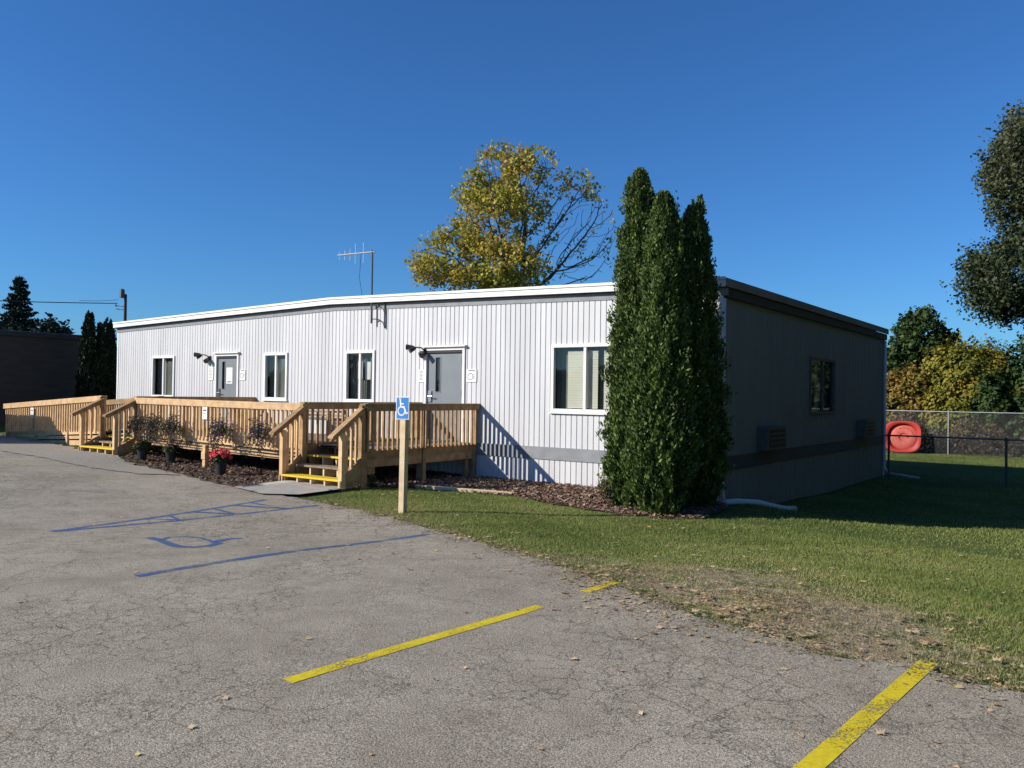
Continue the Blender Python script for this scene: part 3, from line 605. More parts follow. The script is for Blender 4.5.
# ============================================================ ACCESSIBLE PARKING SIGN
zs=gz(-2.86,-4.93)
sg=thing('parking_sign','blue accessible parking sign on a square pale wooden post in the grass','sign',loc=(-2.82,-4.93,zs),rz=R(8))
q=MB(); q.hexa([(-.045,-.045,-.1),(.045,-.045,-.1),(.045,.045,-.1),(-.045,.045,-.1),(-.030,-.045,1.52),(.060,-.045,1.52),(.060,.045,1.52),(-.030,.045,1.52)]); q.build('post','post_pale',sg,bevel=.004)
P_=MB(); P_.box(-.105,.125,-.053,-.047,1.355,1.685); pl=P_.build('sign_plate','paper',sg,bevel=.002)
MB().box(-.093,.113,-.0555,-.0535,1.367,1.673).build('blue_field','blue_sign',pl)
q=MB()
def st(pts,wd,y,sc,cx,cz):
    for (a,b),(c,d) in zip(pts[:-1],pts[1:]):
        A=Vector((cx+a*sc,0,cz+b*sc));B=Vector((cx+c*sc,0,cz+d*sc)); dd=(B-A).normalized(); nn=Vector((-dd.z,0,dd.x))*wd*sc/2; A=A-dd*wd*sc*.15;B=B+dd*wd*sc*.15
        q.hexa([tuple(v) for v in (A-nn+Vector((0,y,0)),B-nn+Vector((0,y,0)),B-nn+Vector((0,y+.0015,0)),A-nn+Vector((0,y+.0015,0)),A+nn+Vector((0,y,0)),B+nn+Vector((0,y,0)),B+nn+Vector((0,y+.0015,0)),A+nn+Vector((0,y+.0015,0)))])
for i,(pts,wd) in enumerate(ISA): st(pts,wd*1.1,-.0575-.0004*i,.225,.0,1.50)
st(ISAH,.10,-.0595,.225,.0,1.50)
q.build('wheelchair_symbol','paper',pl)
# ============================================================ VEGETATION
def basis(n_):
    """two unit vectors orthogonal to each row of n_"""
    a=np.cross(n_,np.array([.31,.17,.93])); a/=np.linalg.norm(a,axis=1)[:,None]+1e-9; b=np.cross(n_,a); return a,b
def unit(v): return v/(np.linalg.norm(v,axis=1)[:,None]+1e-9)
def quads(P,n_,size,rs,aspect=1.5,fold=0.0):
    """leaf shaped quads (diamonds) at P with normals n_"""
    a,b=basis(n_); t=rs.uniform(0,2*np.pi,len(P))[:,None]; u=a*np.cos(t)+b*np.sin(t); v=np.cross(n_,u); s=size[:,None]
    V=np.stack([P-u*s*aspect*.5,P+v*s*.5+n_*s*fold,P+u*s*aspect*.5,P-v*s*.5+n_*s*fold],1).reshape(-1,3)
    return V,np.arange(len(P)*4).reshape(-1,4)
LM={}
LM['arb']=leafmat('arborvitae_foliage',[(.020,.036,.010),(.065,.105,.024),(.12,.175,.04),(.24,.28,.08)],rough=.55,trans=.15)
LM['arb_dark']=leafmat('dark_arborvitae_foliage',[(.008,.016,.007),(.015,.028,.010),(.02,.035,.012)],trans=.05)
LM['maple']=leafmat('autumn_maple_leaves',[(.16,.20,.045),(.28,.30,.05),(.40,.36,.055),(.48,.38,.07),(.45,.28,.09)],trans=.3)
LM['green']=leafmat('green_leaves',[(.02,.04,.012),(.04,.075,.018),(.07,.11,.025)],trans=.2)
LM['dusk']=leafmat('grey_green_locust_leaves',[(.03,.05,.022),(.055,.08,.035),(.09,.105,.05),(.12,.12,.07)],trans=.25)
LM['vine']=leafmat('yellow_vine_leaves',[(.06,.08,.015),(.15,.16,.025),(.26,.23,.03),(.32,.23,.04)],trans=.25)
LM['vine_o']=leafmat('orange_vine_leaves',[(.08,.08,.02),(.19,.16,.03),(.28,.19,.035),(.28,.13,.04)],trans=.25)
LM['brush']=leafmat('brown_undergrowth',[(.03,.03,.018),(.06,.055,.03),(.11,.085,.05),(.13,.06,.04)],trans=.1)
LM['spruce']=leafmat('spruce_needles',[(.010,.022,.014),(.02,.038,.022),(.035,.055,.03)],trans=0)
LM['petunia']=leafmat('withered_petunia_foliage',[(.08,.06,.045),(.15,.11,.07),(.12,.13,.05),(.2,.13,.13)],trans=.1)
LM['purple']=leafmat('purple_petals',[(.13,.04,.20),(.22,.08,.33),(.3,.15,.42)],trans=.2)
LM['pink']=leafmat('coral_pink_petals',[(.55,.04,.06),(.75,.09,.10),(.85,.22,.2)],trans=.2)
LM['orange']=leafmat('orange_petals',[(.6,.10,.02),(.75,.2,.03)],trans=.2)
LM['grass']=leafmat('grass_blades',[(.12,.165,.045),(.19,.235,.06),(.27,.305,.09),(.40,.34,.17)],rough=.7,trans=.3)
LM['litter']=leafmat('fallen_leaves',[(.17,.11,.06),(.32,.23,.12),(.58,.45,.28),(.60,.36,.20),(.62,.52,.18)],rough=.8,trans=.1)
def tube_mesh(pts,par,rad,n=5,minr=0):
    """branches: one frustum per node->parent"""
    k=np.where((par>=0)&(rad>minr))[0]; A=pts[par[k]];B=pts[k]; d=unit(B-A); a,b=basis(d); ang=np.arange(n)*2*np.pi/n
    c=np.cos(ang)[None,:,None];s=np.sin(ang)[None,:,None]; ra=np.minimum(rad[par[k]],rad[k]*1.35)[:,None,None]; rb=rad[k][:,None,None]
    off=a[:,None]*c+b[:,None]*s; V=np.concatenate([A[:,None]+off*ra,B[:,None]+off*rb],1).reshape(-1,3)
    base=(np.arange(len(k))*2*n)[:,None]; i=np.arange(n);j=(i+1)%n
    Fq=np.stack([base+i,base+j,base+n+j,base+n+i],-1).reshape(-1,4); return V,Fq
def colonize(att,base,trunk_h,step=.35,infl=3.0,kill=.6,iters=140,rs=RS,grow=.12):
    nodes=[np.array(base,float)];par=[-1]
    k=int(trunk_h/step)
    for i in range(k):
        nodes.append(nodes[-1]+np.array([rs.normal(0,.02),rs.normal(0,.02),step])); par.append(len(nodes)-2)
    N=np.array(nodes);Pn=list(par); att=att.copy()
    for it in range(iters):
        if len(att)==0: break
        D=((att[:,None,:]-N[None,:,:])**2).sum(-1) if len(att)*len(N)<6e6 else None
        if D is None:
            idx=np.empty(len(att),int);dm=np.empty(len(att))
            for s in range(0,len(att),200):
                q=((att[s:s+200,None,:]-N[None])**2).sum(-1); idx[s:s+200]=q.argmin(1); dm[s:s+200]=q.min(1)
        else: idx=D.argmin(1);dm=D.min(1)
        ok=dm<(infl if it>25 else 99)**2
        if not ok.any(): break
        u=np.unique(idx[ok]); new=[];np_=[]
        for j in u:
            v=unit(att[ok&(idx==j)]-N[j]).sum(0); v=v/np.linalg.norm(v)+np.array([0,0,grow])+rs.normal(0,.12,3); v/=np.linalg.norm(v); new.append(N[j]+v*step); np_.append(j)
        new=np.array(new); 
        # drop duplicates
        dd=((new[:,None]-N[None])**2).sum(-1).min(1) if len(new)*len(N)<8e6 else np.ones(len(new))
        kp=dd>(step*.35)**2
        if not kp.any(): break
        N=np.vstack([N,new[kp]]); Pn+= [q for q,z in zip(np_,kp) if z]
        q=((att[:,None,:]-new[None])**2).sum(-1).min(1); att=att[q>kill**2]
    par=np.array(Pn); cnt=np.zeros(len(N)); child=np.zeros(len(N),int)
    for i in range(len(N)-1,0,-1):
        if child[i]==0: cnt[i]=1
        cnt[par[i]]+=cnt[i]; child[par[i]]+=1
    return N,par,cnt
def ellips(rs,specs,n):
    """specs: (cx,cy,cz,rx,ry,rz,weight)"""
    Wt=np.array([s[6] for s in specs],float);Wt/=Wt.sum(); out=[]
    for s,wt in zip(specs,Wt):
        k=int(n*wt); v=unit(rs.normal(size=(k,3)))*rs.uniform(.25,1,(k,1))**(1/2.2); out.append(np.array(s[:3])+v*np.array(s[3:6]))
    return np.vstack(out)
def broadleaf(name,label,base,trunk_h,specs,nat,leafm,nleaf,lsize,group=None,cat='tree',leafw=None,twig=.008,trad=.2,bark='bark',seed=1,step=.35,spread=.28,tbias=None,aspect=1.4,kill=.6):
    rs=np.random.RandomState(seed); T=thing(name,label,cat,group,loc=base); b=np.array(base)
    att=ellips(rs,specs,nat)-b
    N,par,cnt=colonize(att,(0,0,-.3),trunk_h,step=step,rs=rs,kill=kill)
    rad=twig*np.sqrt(cnt)**1.05; rad*=1; rad=np.minimum(rad,trad)
    V,Fq=tube_mesh(N,par,rad,6); npmesh('trunk',V,Fq,MT[bark],T)
    tips=np.where(cnt<=5)[0]; wts=np.ones(len(tips)) if leafw is None else leafw(N[tips]+b); wts=wts/wts.sum()
    # leaves in little clusters around twigs
    ncl=nleaf//7; c=tips[rs.choice(len(tips),ncl,p=wts)]; C0=N[c]+rs.normal(0,spread*.8,(ncl,3))
    P=np.repeat(C0,7,0)+rs.normal(0,spread*.42,(ncl*7,3)); n_=unit(rs.normal(size=P.shape)+np.array([0,0,.7]))
    V,Fq=quads(P,n_,lsize*rs.uniform(.6,1.3,len(P)),rs,aspect,.15)
    tint=np.clip(np.repeat(rs.normal(.5,.22,ncl),7)+rs.normal(0,.1,len(P))+(0 if tbias is None else tbias(P+b)),0,1)
    npmesh('crown',V,Fq,LM[leafm],T,tint)
    return T
def arbor(name,label,x,y,h,Rad,n,m,seed,group=None,size=.044,lean=0,bulge=0.0,topw=.5):
    rs=np.random.RandomState(seed); z0=gz(x,y); T=thing(name,label,'tree',group,loc=(x,y,z0))
    q=MB(); q.tube([(0,0,-.1),(.02,.01,h*.4),(0,0,h*.93)],[.08,.06,.012],7); 
    for i in range(34):
        a=rs.uniform(0,6.28); z=rs.uniform(.1,.9)*h; r=Rad*.55*(1-(z/h)**2); q.tube([(0,0,z),(r*math.cos(a),r*math.sin(a),z+r*1.3)],[.012,.004],4)
    q.build('trunk','bark_dark',T)
    t=rs.uniform(0,1,n)**1.05; prof=lambda t:(np.clip(1-t,0,1))**.33*(1.03+.10*np.exp(-((t-.38)/.3)**2)-.30*np.exp(-(t/.10)**2))
    a=rs.uniform(0,2*np.pi,n)
    # vertical plumes: clumps in angle and height
    lump=1+.06*np.sin(3*a+9*t+seed)+.07*np.sin(7*a-16*t+2*seed)+.08*np.sin(11*a+37*t)+.06*np.sin(61*t+4*a)+.07*np.sin(17*a-75*t+seed)
    lump+=.10*np.sign(np.sin(23*a+47*t+3*np.sin(9*t*a)))*np.abs(np.sin(29*a-63*t))**2; dep=1-np.abs(rs.normal(0,.13,n)); dep=np.where(rs.rand(n)<.07,1.0+rs.uniform(0,.16,n),dep)
    # foliage clumps: bulges scattered over the surface
    nc=int(26*h*Rad*3); ca=rs.uniform(0,2*np.pi,nc); ct=rs.uniform(0,1,nc); cs=rs.uniform(.07,.17,nc); ch=rs.uniform(.5,1,nc); bump=np.zeros(n)
    for i in range(nc):
        da=np.abs((a-ca[i]+np.pi)%(2*np.pi)-np.pi)*Rad; dz=(t-ct[i])*h; bump=np.maximum(bump,ch[i]*np.exp(-(da**2+(dz*.75)**2)/cs[i]**2))
    lump=lump*(.80+.32*bump)
    r=Rad*prof(t)*lump*dep*(1+bulge*np.exp(-((t-.2)/.15)**2))
    P=np.column_stack([r*np.cos(a)+lean*t*h,r*np.sin(a),t*h+rs.normal(0,.02,n)])
    # ragged leaders at the tip and stray shoots on the sides
    k=int(n*.035); j=rs.randint(0,7,k); la=rs.uniform(0,6.28,7); lr=rs.uniform(.05,.42,7)*Rad; lz=h*rs.uniform(.90,1.0,7)-lr*.8; lh=rs.uniform(.16,.34,7); u=rs.uniform(0,1,k)
    P[:k]=np.column_stack([lr[j]*np.cos(la[j])+rs.normal(0,.045,k)*(1-u),lr[j]*np.sin(la[j])+rs.normal(0,.045,k)*(1-u),lz[j]+u*lh[j]])
    m2=46; j=rs.randint(0,m2,k); sa=rs.uniform(0,6.28,m2); stt=rs.uniform(.08,.95,m2); sr=Rad*prof(stt)*rs.uniform(.98,1.16,m2)
    P[k:2*k]=np.column_stack([sr[j]*np.cos(sa[j]),sr[j]*np.sin(sa[j]),stt[j]*h])+rs.normal(0,1,(k,3))*[.035,.035,.08]
    out=np.column_stack([np.cos(a),np.sin(a),np.full(n,.25)]); n_=unit(out+rs.normal(0,.65,(n,3)))
    # sprays stand upright: long axis mostly up and outward
    up=unit(out*.75+np.array([0,0,1.])+rs.normal(0,.45,(n,3))); sd=unit(np.cross(up,n_)); s=(size*rs.uniform(.55,1.35,n)*(1-.3*t))[:,None]
    V=np.stack([P-up*s*.7,P+sd*s*.42-up*s*.05,P+up*s*1.0,P-sd*s*.42+up*s*.1],1).reshape(-1,3)
    tint=np.clip(.42+.25*np.sin(5*a+7*t+seed)*.4+rs.normal(0,.22,n),0,1)
    npmesh('crown',V,np.arange(n*4).reshape(-1,4),LM[m],T,tint); return T
AG='arborvitae trees at the front corner of the white building'
arbor('arborvitae','tallest dark green arborvitae on the left of the three at the building corner',-.86,-1.5,5.54,.47,78000,'arb',3,AG,lean=.002)
arbor('arborvitae','middle dark green arborvitae standing in front of its two neighbours at the corner',-.24,-1.86,5.02,.45,78000,'arb',5,AG,bulge=.10)
arbor('arborvitae','shortest rightmost arborvitae beside the downspout at the building corner',-.24,-.74,5.0,.53,72000,'arb',8,AG)
LG='arborvitae by the dark brown building'
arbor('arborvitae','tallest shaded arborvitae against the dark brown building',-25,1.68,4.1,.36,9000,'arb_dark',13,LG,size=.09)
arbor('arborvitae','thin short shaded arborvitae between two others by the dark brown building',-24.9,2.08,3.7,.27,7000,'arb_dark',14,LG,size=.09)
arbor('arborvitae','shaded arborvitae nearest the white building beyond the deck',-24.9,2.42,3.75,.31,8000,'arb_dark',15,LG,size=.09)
# maple behind the roof
rh=np.array([.807,.59]); fh=np.array([-.59,.807])
def E_(c,u,v,z,ru,rz,rv,wt): p=np.array(c)+rh*u+fh*v; return (p[0],p[1],z,(ru+rv)/2,(ru+rv)/2,rz,wt)
mc=(-16.9,16.9); mb=(mc[0]+.2,mc[1],gz(*mc))
sp=[E_(mc,-.5,0,8.0,2.3,2.9,2.3,5),E_(mc,-3.0,0,6.1,1.8,1.3,1.8,2.2),E_(mc,-.8,0,9.9,1.2,1.5,1.3,1.8),E_(mc,.9,0,10.2,1.0,1.3,1.2,1.3),E_(mc,3.0,0,7.4,1.9,2.5,1.8,6.5),E_(mc,0,0,5.6,3.2,1.2,2.4,2.2),E_(mc,2.9,0,9.9,.8,.7,.8,.35)]
def mw(P):
    u=(P[:,:2]-np.array(mc))@rh; w_=np.where(u>1.5,.018,1.0)*np.where((u>.7)&(u<1.6),.4,1.0)
    w_=w_*(.12+1.2*(np.sin(P[:,0]*2.9+1)*np.sin(P[:,1]*2.3)+np.sin(P[:,2]*2.7+P[:,0]*1.3)>-.35)); w_=np.where((P[:,2]<5.6)&(u<1.2),1.6,w_); w_=np.where((u>1.6)&(P[:,2]>9.2),.5,w_); return w_+.001
broadleaf('maple_tree','tall autumn maple behind the white building with yellow leaves and bare right branches',mb,4.6,sp,4200,'maple',17500,.13,leafw=mw,twig=.011,trad=.24,seed=21,step=.24,kill=.42,spread=.27,tbias=lambda P:.10*np.sin(P[:,2]*1.7+P[:,0])+.06)
# big tree at the right edge
bc=(3.3,31.2); bb=(4.2,31.5,gz(4.2,31.5))
sp=[E_(bc,-.7,0,10.9,2.5,2.9,2.6,4),E_(bc,-2.0,0,5.5,2.4,2.0,2.2,3),E_(bc,3.4,0,9.5,3.8,5.2,3.6,6),E_(bc,.5,0,8.0,2.3,2.0,2.2,2.4),E_(bc,1.0,0,4.4,2.0,2.2,2,1.8),E_(bc,1.0,0,13.6,1.5,1.2,1.5,.8)]
broadleaf('big_locust_tree','huge grey green tree cut off by the right edge of the photo',bb,4.0,sp,3600,'dusk',105000,.125,twig=.012,trad=.35,seed=33,step=.4,spread=.34,tbias=lambda P:.18*np.tanh((P[:,2]-8)/2),kill=.7)
# green tree at the end of the building
gb=(-2.3,30.4,gz(-2.3,30.4))
sp=[(-2.1,30.3,2.6,1.3,1.3,1.9,3),(-3.3,30,1.4,1.2,1.2,1.4,2),(-1.2,30,1.3,1.1,1.1,1.3,1)]
broadleaf('green_tree','small dark green leafy tree above the yellow vines beyond the building end',gb,1.8,sp,900,'green',12000,.15,twig=.009,trad=.12,seed=41,step=.25,spread=.22,kill=.4)
def shrub(name,label,x,y,blobs,leafm,n,size,seed,group=None,cat='shrub',stem=True,bark='bark_dark'):
    """blobs: (dx,dy,z,rx,ry,rz) leaf shells with inner leaves"""
    rs=np.random.RandomState(seed); z0=gz(x,y); T=thing(name,label,cat,group,loc=(x,y,z0)); Ps=[];Ns=[]
    vol=np.array([b[3]*b[5]+b[3]*b[4] for b in blobs]);vol=vol/vol.sum()
    for b,wt in zip(blobs,vol):
        k=int(n*wt); d=unit(rs.normal(size=(k,3))); a=np.arctan2(d[:,1],d[:,0]); lump=1+.13*np.sin(3*a+5*d[:,2]+seed)+.11*np.sin(6*a-9*d[:,2])+.08*np.sin(15*d[:,2]+9*a)
        r=lump*(1-np.abs(rs.normal(0,.16,k))); Ps.append(np.array(b[:3])+d*np.array(b[3:6])*r[:,None]); Ns.append(d)
    P=np.vstack(Ps);Nn=np.vstack(Ns); k=P[:,2]>.02; P=P[k];Nn=Nn[k]
    n_=unit(Nn+rs.normal(0,.6,P.shape)+np.array([0,0,.3])); V,Fq=quads(P,n_,size*rs.uniform(.6,1.35,len(P)),rs,1.25,.12)
    tint=np.clip(.5+.22*np.sin(P[:,0]*2.1+seed)*np.sin(P[:,2]*2.7)+rs.normal(0,.2,len(P)),0,1)
    if stem:
        q=MB()
        for b in blobs:
            for i in range(4): q.tube([(b[0]*.3+rs.normal(0,.1),b[1]*.3,-.05),(b[0]*.7,b[1]*.7,b[2]*.5),(b[0]+rs.normal(0,b[3]*.4),b[1]+rs.normal(0,b[4]*.3),b[2]+b[5]*.4)],[.04,.03,.01],5)
        q.build('stems',bark,T)
    npmesh('foliage',V,Fq,LM[leafm],T,tint); return T
VG='vine covered shrubs behind the chain link fence'
shrub('vine_covered_shrub','tall golden yellow vine covered shrub rising behind the fence post',-.2,27.6,[(0,0,2.9,1.5,1.2,1.9),(-.9,0,2.0,1.2,1,1.7),(1.0,.2,2.7,1.1,1,1.9),(0,-.3,1.2,1.7,1,1.2)],'vine',26000,.12,51,VG)
shrub('vine_covered_shrub','lower orange tinted vine covered shrub next to the building end',-2.8,27.2,[(0,0,1.9,1.2,1,1.5),(.9,.1,2.4,.9,.9,1.3),(-1.2,.3,1.5,1.2,1,1.3)],'vine_o',16000,.12,52,VG)
shrub('vine_covered_shrub','dark green and brown vine covered shrub at the right edge behind the fence',2.9,28,[(0,0,3.1,1.4,1.2,2.3),(1.5,.5,3.4,1.5,1.2,2.8),(-.6,-.5,1.4,1,.9,1.2)],'green',16000,.13,53,VG)
shrub('vine_covered_shrub','olive vine mass filling the fence line left of the bright green shrub',.9,27.9,[(0,0,2.5,1.3,1,2.2),(.9,.2,1.9,1.2,1,1.8)],'vine',14000,.11,55,VG)
shrub('vine_covered_shrub','small bright green shrub between the yellow vines and the dark shrub',1.1,26.9,[(0,0,1.9,.75,.7,1.5)],'green',5000,.12,54,VG)
# brush under and behind the fence: one uncountable mass
rs=np.random.RandomState(60); n=16000; P=np.column_stack([rs.uniform(-9,12,n),rs.uniform(24.6,26.6,n),np.zeros(n)]); P[:,2]=G(P[:,0],P[:,1])+rs.uniform(0,1,n)**1.3*(1.15+.35*np.sin(P[:,0]*2.3)+.2*np.sin(P[:,0]*5.1))
V,Fq=quads(P,unit(rs.normal(size=P.shape)),.09*rs.uniform(.6,1.5,n),rs,1.6,.1)
tag(npmesh('undergrowth',V,Fq,LM['brush'],None,np.clip(rs.normal(.5,.25,n)+.15*np.sin(P[:,0]*1.7),0,1)),'tangled brown and green undergrowth along the far chain link fence','undergrowth',kind='stuff')
# far-off woods
rs=np.random.RandomState(61); a=rs.uniform(0,2*np.pi,26000); rad=rs.uniform(130,175,len(a)); hh=5.2+1.6*np.sin(a*17)+1.1*np.sin(a*41+1)+.8*np.sin(a*97)
P=np.column_stack([rad*np.cos(a),rad*np.sin(a),-2+hh*rs.uniform(0,1,len(a))**.8]); V,Fq=quads(P,unit(rs.normal(size=P.shape)),1.6*rs.uniform(.6,1.4,len(a)),rs,1.2,.1)
tag(npmesh('far_woods',V,Fq,LM['green'],None,rs.rand(len(a))),'low line of far-off woods on the horizon','woods',kind='stuff')
# spruce and two trees beyond the dark building
def spruce(x,y,h,Rb,label,seed):
    rs=np.random.RandomState(seed); z0=gz(x,y); T=thing('spruce_tree',label,'tree',loc=(x,y,z0)); q=MB(); q.tube([(0,0,-.2),(0,0,h)],[.18,.015],8); Pl=[];Nl=[];z=h*.12
    while z<h*.985:
        f=1-z/h; nb=7
        for i in range(nb):
            a=rs.uniform(0,6.28); L_=Rb*f**.8*rs.uniform(.7,1.15)+.12; tip=np.array([math.cos(a)*L_,math.sin(a)*L_,z+L_*(.12)-.05]); b0=np.array([0,0,z]); q.tube([b0,tip],[.025*f+.006,.004],4)
            k=int(26*L_)+8; t=rs.uniform(.15,1.02,k)[:,None]; P=b0+(tip-b0)*t+np.column_stack([rs.normal(0,.10,k),rs.normal(0,.10,k),-np.abs(rs.normal(0,.10,k))])*(1.25-t*.8); Pl.append(P)
        z+=h*.026
    q.build('trunk','bark_dark',T); P=np.vstack(Pl); V,Fq=quads(P,unit(rs.normal(size=P.shape)+[0,0,.4]),.15*rs.uniform(.6,1.3,len(P)),rs,2.0,.1)
    npmesh('crown',V,Fq,LM['spruce'],T,np.clip(rs.normal(.5,.25,len(P)),0,1)); return T
spruce(-53.3,11.3,9.0,2.5,'pointed dark spruce beyond the flat roofed brown building',71)
broadleaf('dark_tree','small rounded dark tree right of the spruce beyond the brown building',(-46.6,10.4,gz(-46.6,10.4)),1.8,[(-46.5,10.3,2.4,1.3,1.3,1.7,3),(-45.6,10.8,1.6,1.2,1.2,1.2,2),(-47.8,9.8,2.2,1.0,1.0,1.2,2)],700,'spruce',9000,.17,twig=.01,trad=.14,seed=72,step=.25,spread=.25,bark='bark_dark',kill=.4)
broadleaf('dark_tree','low broad dark tree left of the spruce at the left edge of the photo',(-58,11.5,gz(-58,11.5)),1.8,[(-58,11.8,3.0,2.0,2.0,1.5,3),(-60,11,2.5,2.0,2.0,1.6,3)],900,'spruce',9000,.2,twig=.01,trad=.16,seed=73,step=.3,spread=.3,bark='bark_dark',kill=.5)
# trees standing right of the picture along the lawn: they close off the sky beside the shaded wall
def spare(x,y,seed,label,leafm='vine'):
    return broadleaf('lawn_tree',label,(x,y,gz(x,y)),2.0,[(x,y,3.6,3.6,3.8,3.8,4),(x+.5,y+1,7.6,3.0,3.0,3.0,3),(x,y-1.5,1.0,3.4,3.8,2.6,3)],1100,leafm,26000,.30,twig=.016,trad=.3,seed=seed,step=.45,spread=.42,kill=.9,group='trees beyond the right edge of the lawn')
for i,(x_,y_,lab) in enumerate([(9.5,30,'tree behind the far fence right of the huge grey green tree'),(10.5,38,'tree furthest back beyond the right edge behind the far fence'),(11,-4,'tree beyond the right edge of the lawn nearest the parking lot'),(11,3.5,'second tree from the parking lot beyond the right edge of the lawn'),(11.5,11,'tree beyond the right edge of the lawn level with the low dark fence'),(11.5,18.5,'tree beyond the right edge of the lawn by the far chain link fence')]): spare(x_,y_,300+i,lab,('dusk','dusk','vine','green','vine','dusk')[i])
# small weeds and plants at the wall
def sprig(name,label,x,y,h,n,leafm,seed,w_=.15,cat='plant',size=.035,group=None,z=None):
    rs=np.random.RandomState(seed); z0=gz(x,y)+.02 if z is None else z; T=thing(name,label,cat,group,loc=(x,y,z0)); q=MB(); Pl=[]
    for i in range(9):
        a=rs.uniform(0,6.28); r=rs.uniform(.2,1)*w_; hh=h*rs.uniform(.6,1); tip=np.array([math.cos(a)*r,math.sin(a)*r,hh]); q.tube([(0,0,0),tip*np.array([.4,.4,.6]),tip],[.005,.004,.002],4); t=rs.uniform(.2,1,(n//9,1)); Pl.append(tip*np.array([1,1,1])*t+rs.normal(0,.03,(n//9,3)))
    q.build('stems','bark',T); P=np.vstack(Pl); V,Fq=quads(P,unit(rs.normal(size=P.shape)+[0,0,.6]),size*rs.uniform(.6,1.4,len(P)),rs,1.7,.1); npmesh('leaves',V,Fq,LM[leafm],T,rs.rand(len(P))); return T
sprig('wall_weed','leggy green weed growing against the white wall left of the arborvitae',-1.72,-.62,.85,380,'green',81,.35)
sprig('wall_weed','dry brown weed at the foot of the tallest arborvitae',-1.35,-1.35,.42,420,'brush',82,.32)
sprig('wall_weed','low green weed beside the bottom of the right staircase',-5.1,-3.35,.25,120,'green',83,.1)
sprig('wall_weed','yellow green weed below the wall by the belt band',-2.0,-.55,.4,220,'grass',84,.22)
# ------------------------------------------------------------ flower baskets on the railing
FB='baskets of withered flowers hung along the front railing'
def basket(x,label,seed,wd=.34,drop=.3,purple=40):
    rs=np.random.RandomState(seed); zt=-.78; T=thing('flower_basket',label,'basket',FB,loc=(x,YF-.26,zt))
    q=MB(); q.tube([(0,0,-.16),(0,0,-.05),(0,0,.02)],[.08,.12,.14],14); q.tube([(0,.0,.02),(0,.17,.30),(0,.2,.32)],[.004]*3,4); q.build('pot','pot',T,smooth=False)
    n=420; a=rs.uniform(0,6.28,n); r=rs.uniform(0,1,n)**.6; P=np.column_stack([np.cos(a)*r*wd,np.sin(a)*r*.19,.05+rs.normal(0,.07,n)+.05*(1-r)-drop*r**2*rs.uniform(.1,1.0,n)])
    n2=220; k=rs.randint(0,10,n2); sx=rs.uniform(-wd,wd,10); t=rs.uniform(0,1,n2); P2=np.column_stack([sx[k]+rs.normal(0,.03,n2),-.1*np.sin(t*2)+rs.normal(0,.03,n2)-.03,.0-t*(.22+drop*rs.uniform(.3,1.0,10)[k])])
    n3=130; k=rs.randint(0,12,n3); sx=rs.uniform(-wd,wd,12); t=rs.uniform(0,1,n3); P3=np.column_stack([sx[k]*(1+.3*t)+rs.normal(0,.02,n3),rs.normal(0,.04,n3),t*rs.uniform(.1,.26,12)[k]])
    P=np.vstack([P,P2,P3]); V,Fq=quads(P,unit(rs.normal(size=P.shape)),.026*rs.uniform(.6,1.4,len(P)),rs,1.9,.1); npmesh('foliage',V,Fq,LM['petunia'],T,np.clip(rs.normal(.4,.3,len(P)),0,1))
    q=MB(); 
    for s in sx: q.tube([(s*.3,0,.02),(s*.8,-.08,.05),(s,-.1,-.1),(s*1.05,-.1,-.4*rs.uniform(.4,1))],[.004,.004,.003,.002],4)
    q.build('stems','bark',T)
    i=rs.choice(len(P),purple); V,Fq=quads(P[i]+[0,-.03,.02],unit(rs.normal(size=(purple,3))+[0,-1,.4]),.05*np.ones(purple),rs,1.1,.2); npmesh('flowers',V,Fq,LM['purple'],T,rs.rand(purple)); return T
basket(-12.45,'flower basket nearest the left staircase, olive brown and thin',91,.28,.2,4)
basket(-11.8,'long withered brown flower basket second from the left on the railing',92,.34,.25,10)
basket(-11.1,'darkest trailing withered flower basket just left of the middle railing sign',93,.32,.35,10)
basket(-9.3,'withered flower basket with purple petals just right of the middle railing sign',94,.36,.30,34)
basket(-8.0,'withered flower basket nearest the right staircase with long trailing stems',95,.30,.34,16)
def potplant(name,label,x,y,petal,np_,seed,R_=.25,leaf='green',h=.5):
    rs=np.random.RandomState(seed); z0=gz(x,y)+.03; T=thing(name,label,'potted plant',loc=(x,y,z0)); q=MB(); q.tube([(0,0,0),(0,0,.22),(0,0,.225),(0,0,.25)],[.085,.11,.12,.12],18); q.build('pot','pot',T)
    n=1400; d=unit(rs.normal(size=(n,3))); d[:,2]=np.abs(d[:,2]); P=d*np.array([R_,R_,R_*.85])*rs.uniform(.5,1,(n,1))+[0,0,.28]
    V,Fq=quads(P,unit(d+rs.normal(0,.5,P.shape)),.035*rs.uniform(.6,1.4,n),rs,1.8,.1); npmesh('foliage',V,Fq,LM[leaf],T,rs.rand(n))
    d=unit(rs.normal(size=(np_,3))); d[:,2]=np.abs(d[:,2])*.9+.15; C_=d*np.array([R_,R_,R_*.9])*rs.uniform(.95,1.12,(np_,1))+[0,0,.30]; P=np.repeat(C_,12,0)+rs.normal(0,.018,(np_*12,3))
    V,Fq=quads(P,unit(np.repeat(d,12,0)+rs.normal(0,.5,P.shape)),.032*np.ones(len(P)),rs,1.3,.2); npmesh('flowers',V,Fq,LM[petal],T,rs.rand(len(P))); return T
potplant('potted_mum','dark pot of coral pink mums on the mulch below the railing',-8.62,-3.95,'pink',60,101,R_=.19)
potplant('potted_flower','dark pot of green leaves with a few orange blooms near the left staircase',-11.85,-3.72,'orange',5,102,R_=.20,leaf='green')
potplant('potted_flower','low dark pot with one reddish bloom half hidden under the left part of the deck',-11.3,-3.38,'orange',1,103,R_=.16,leaf='green')
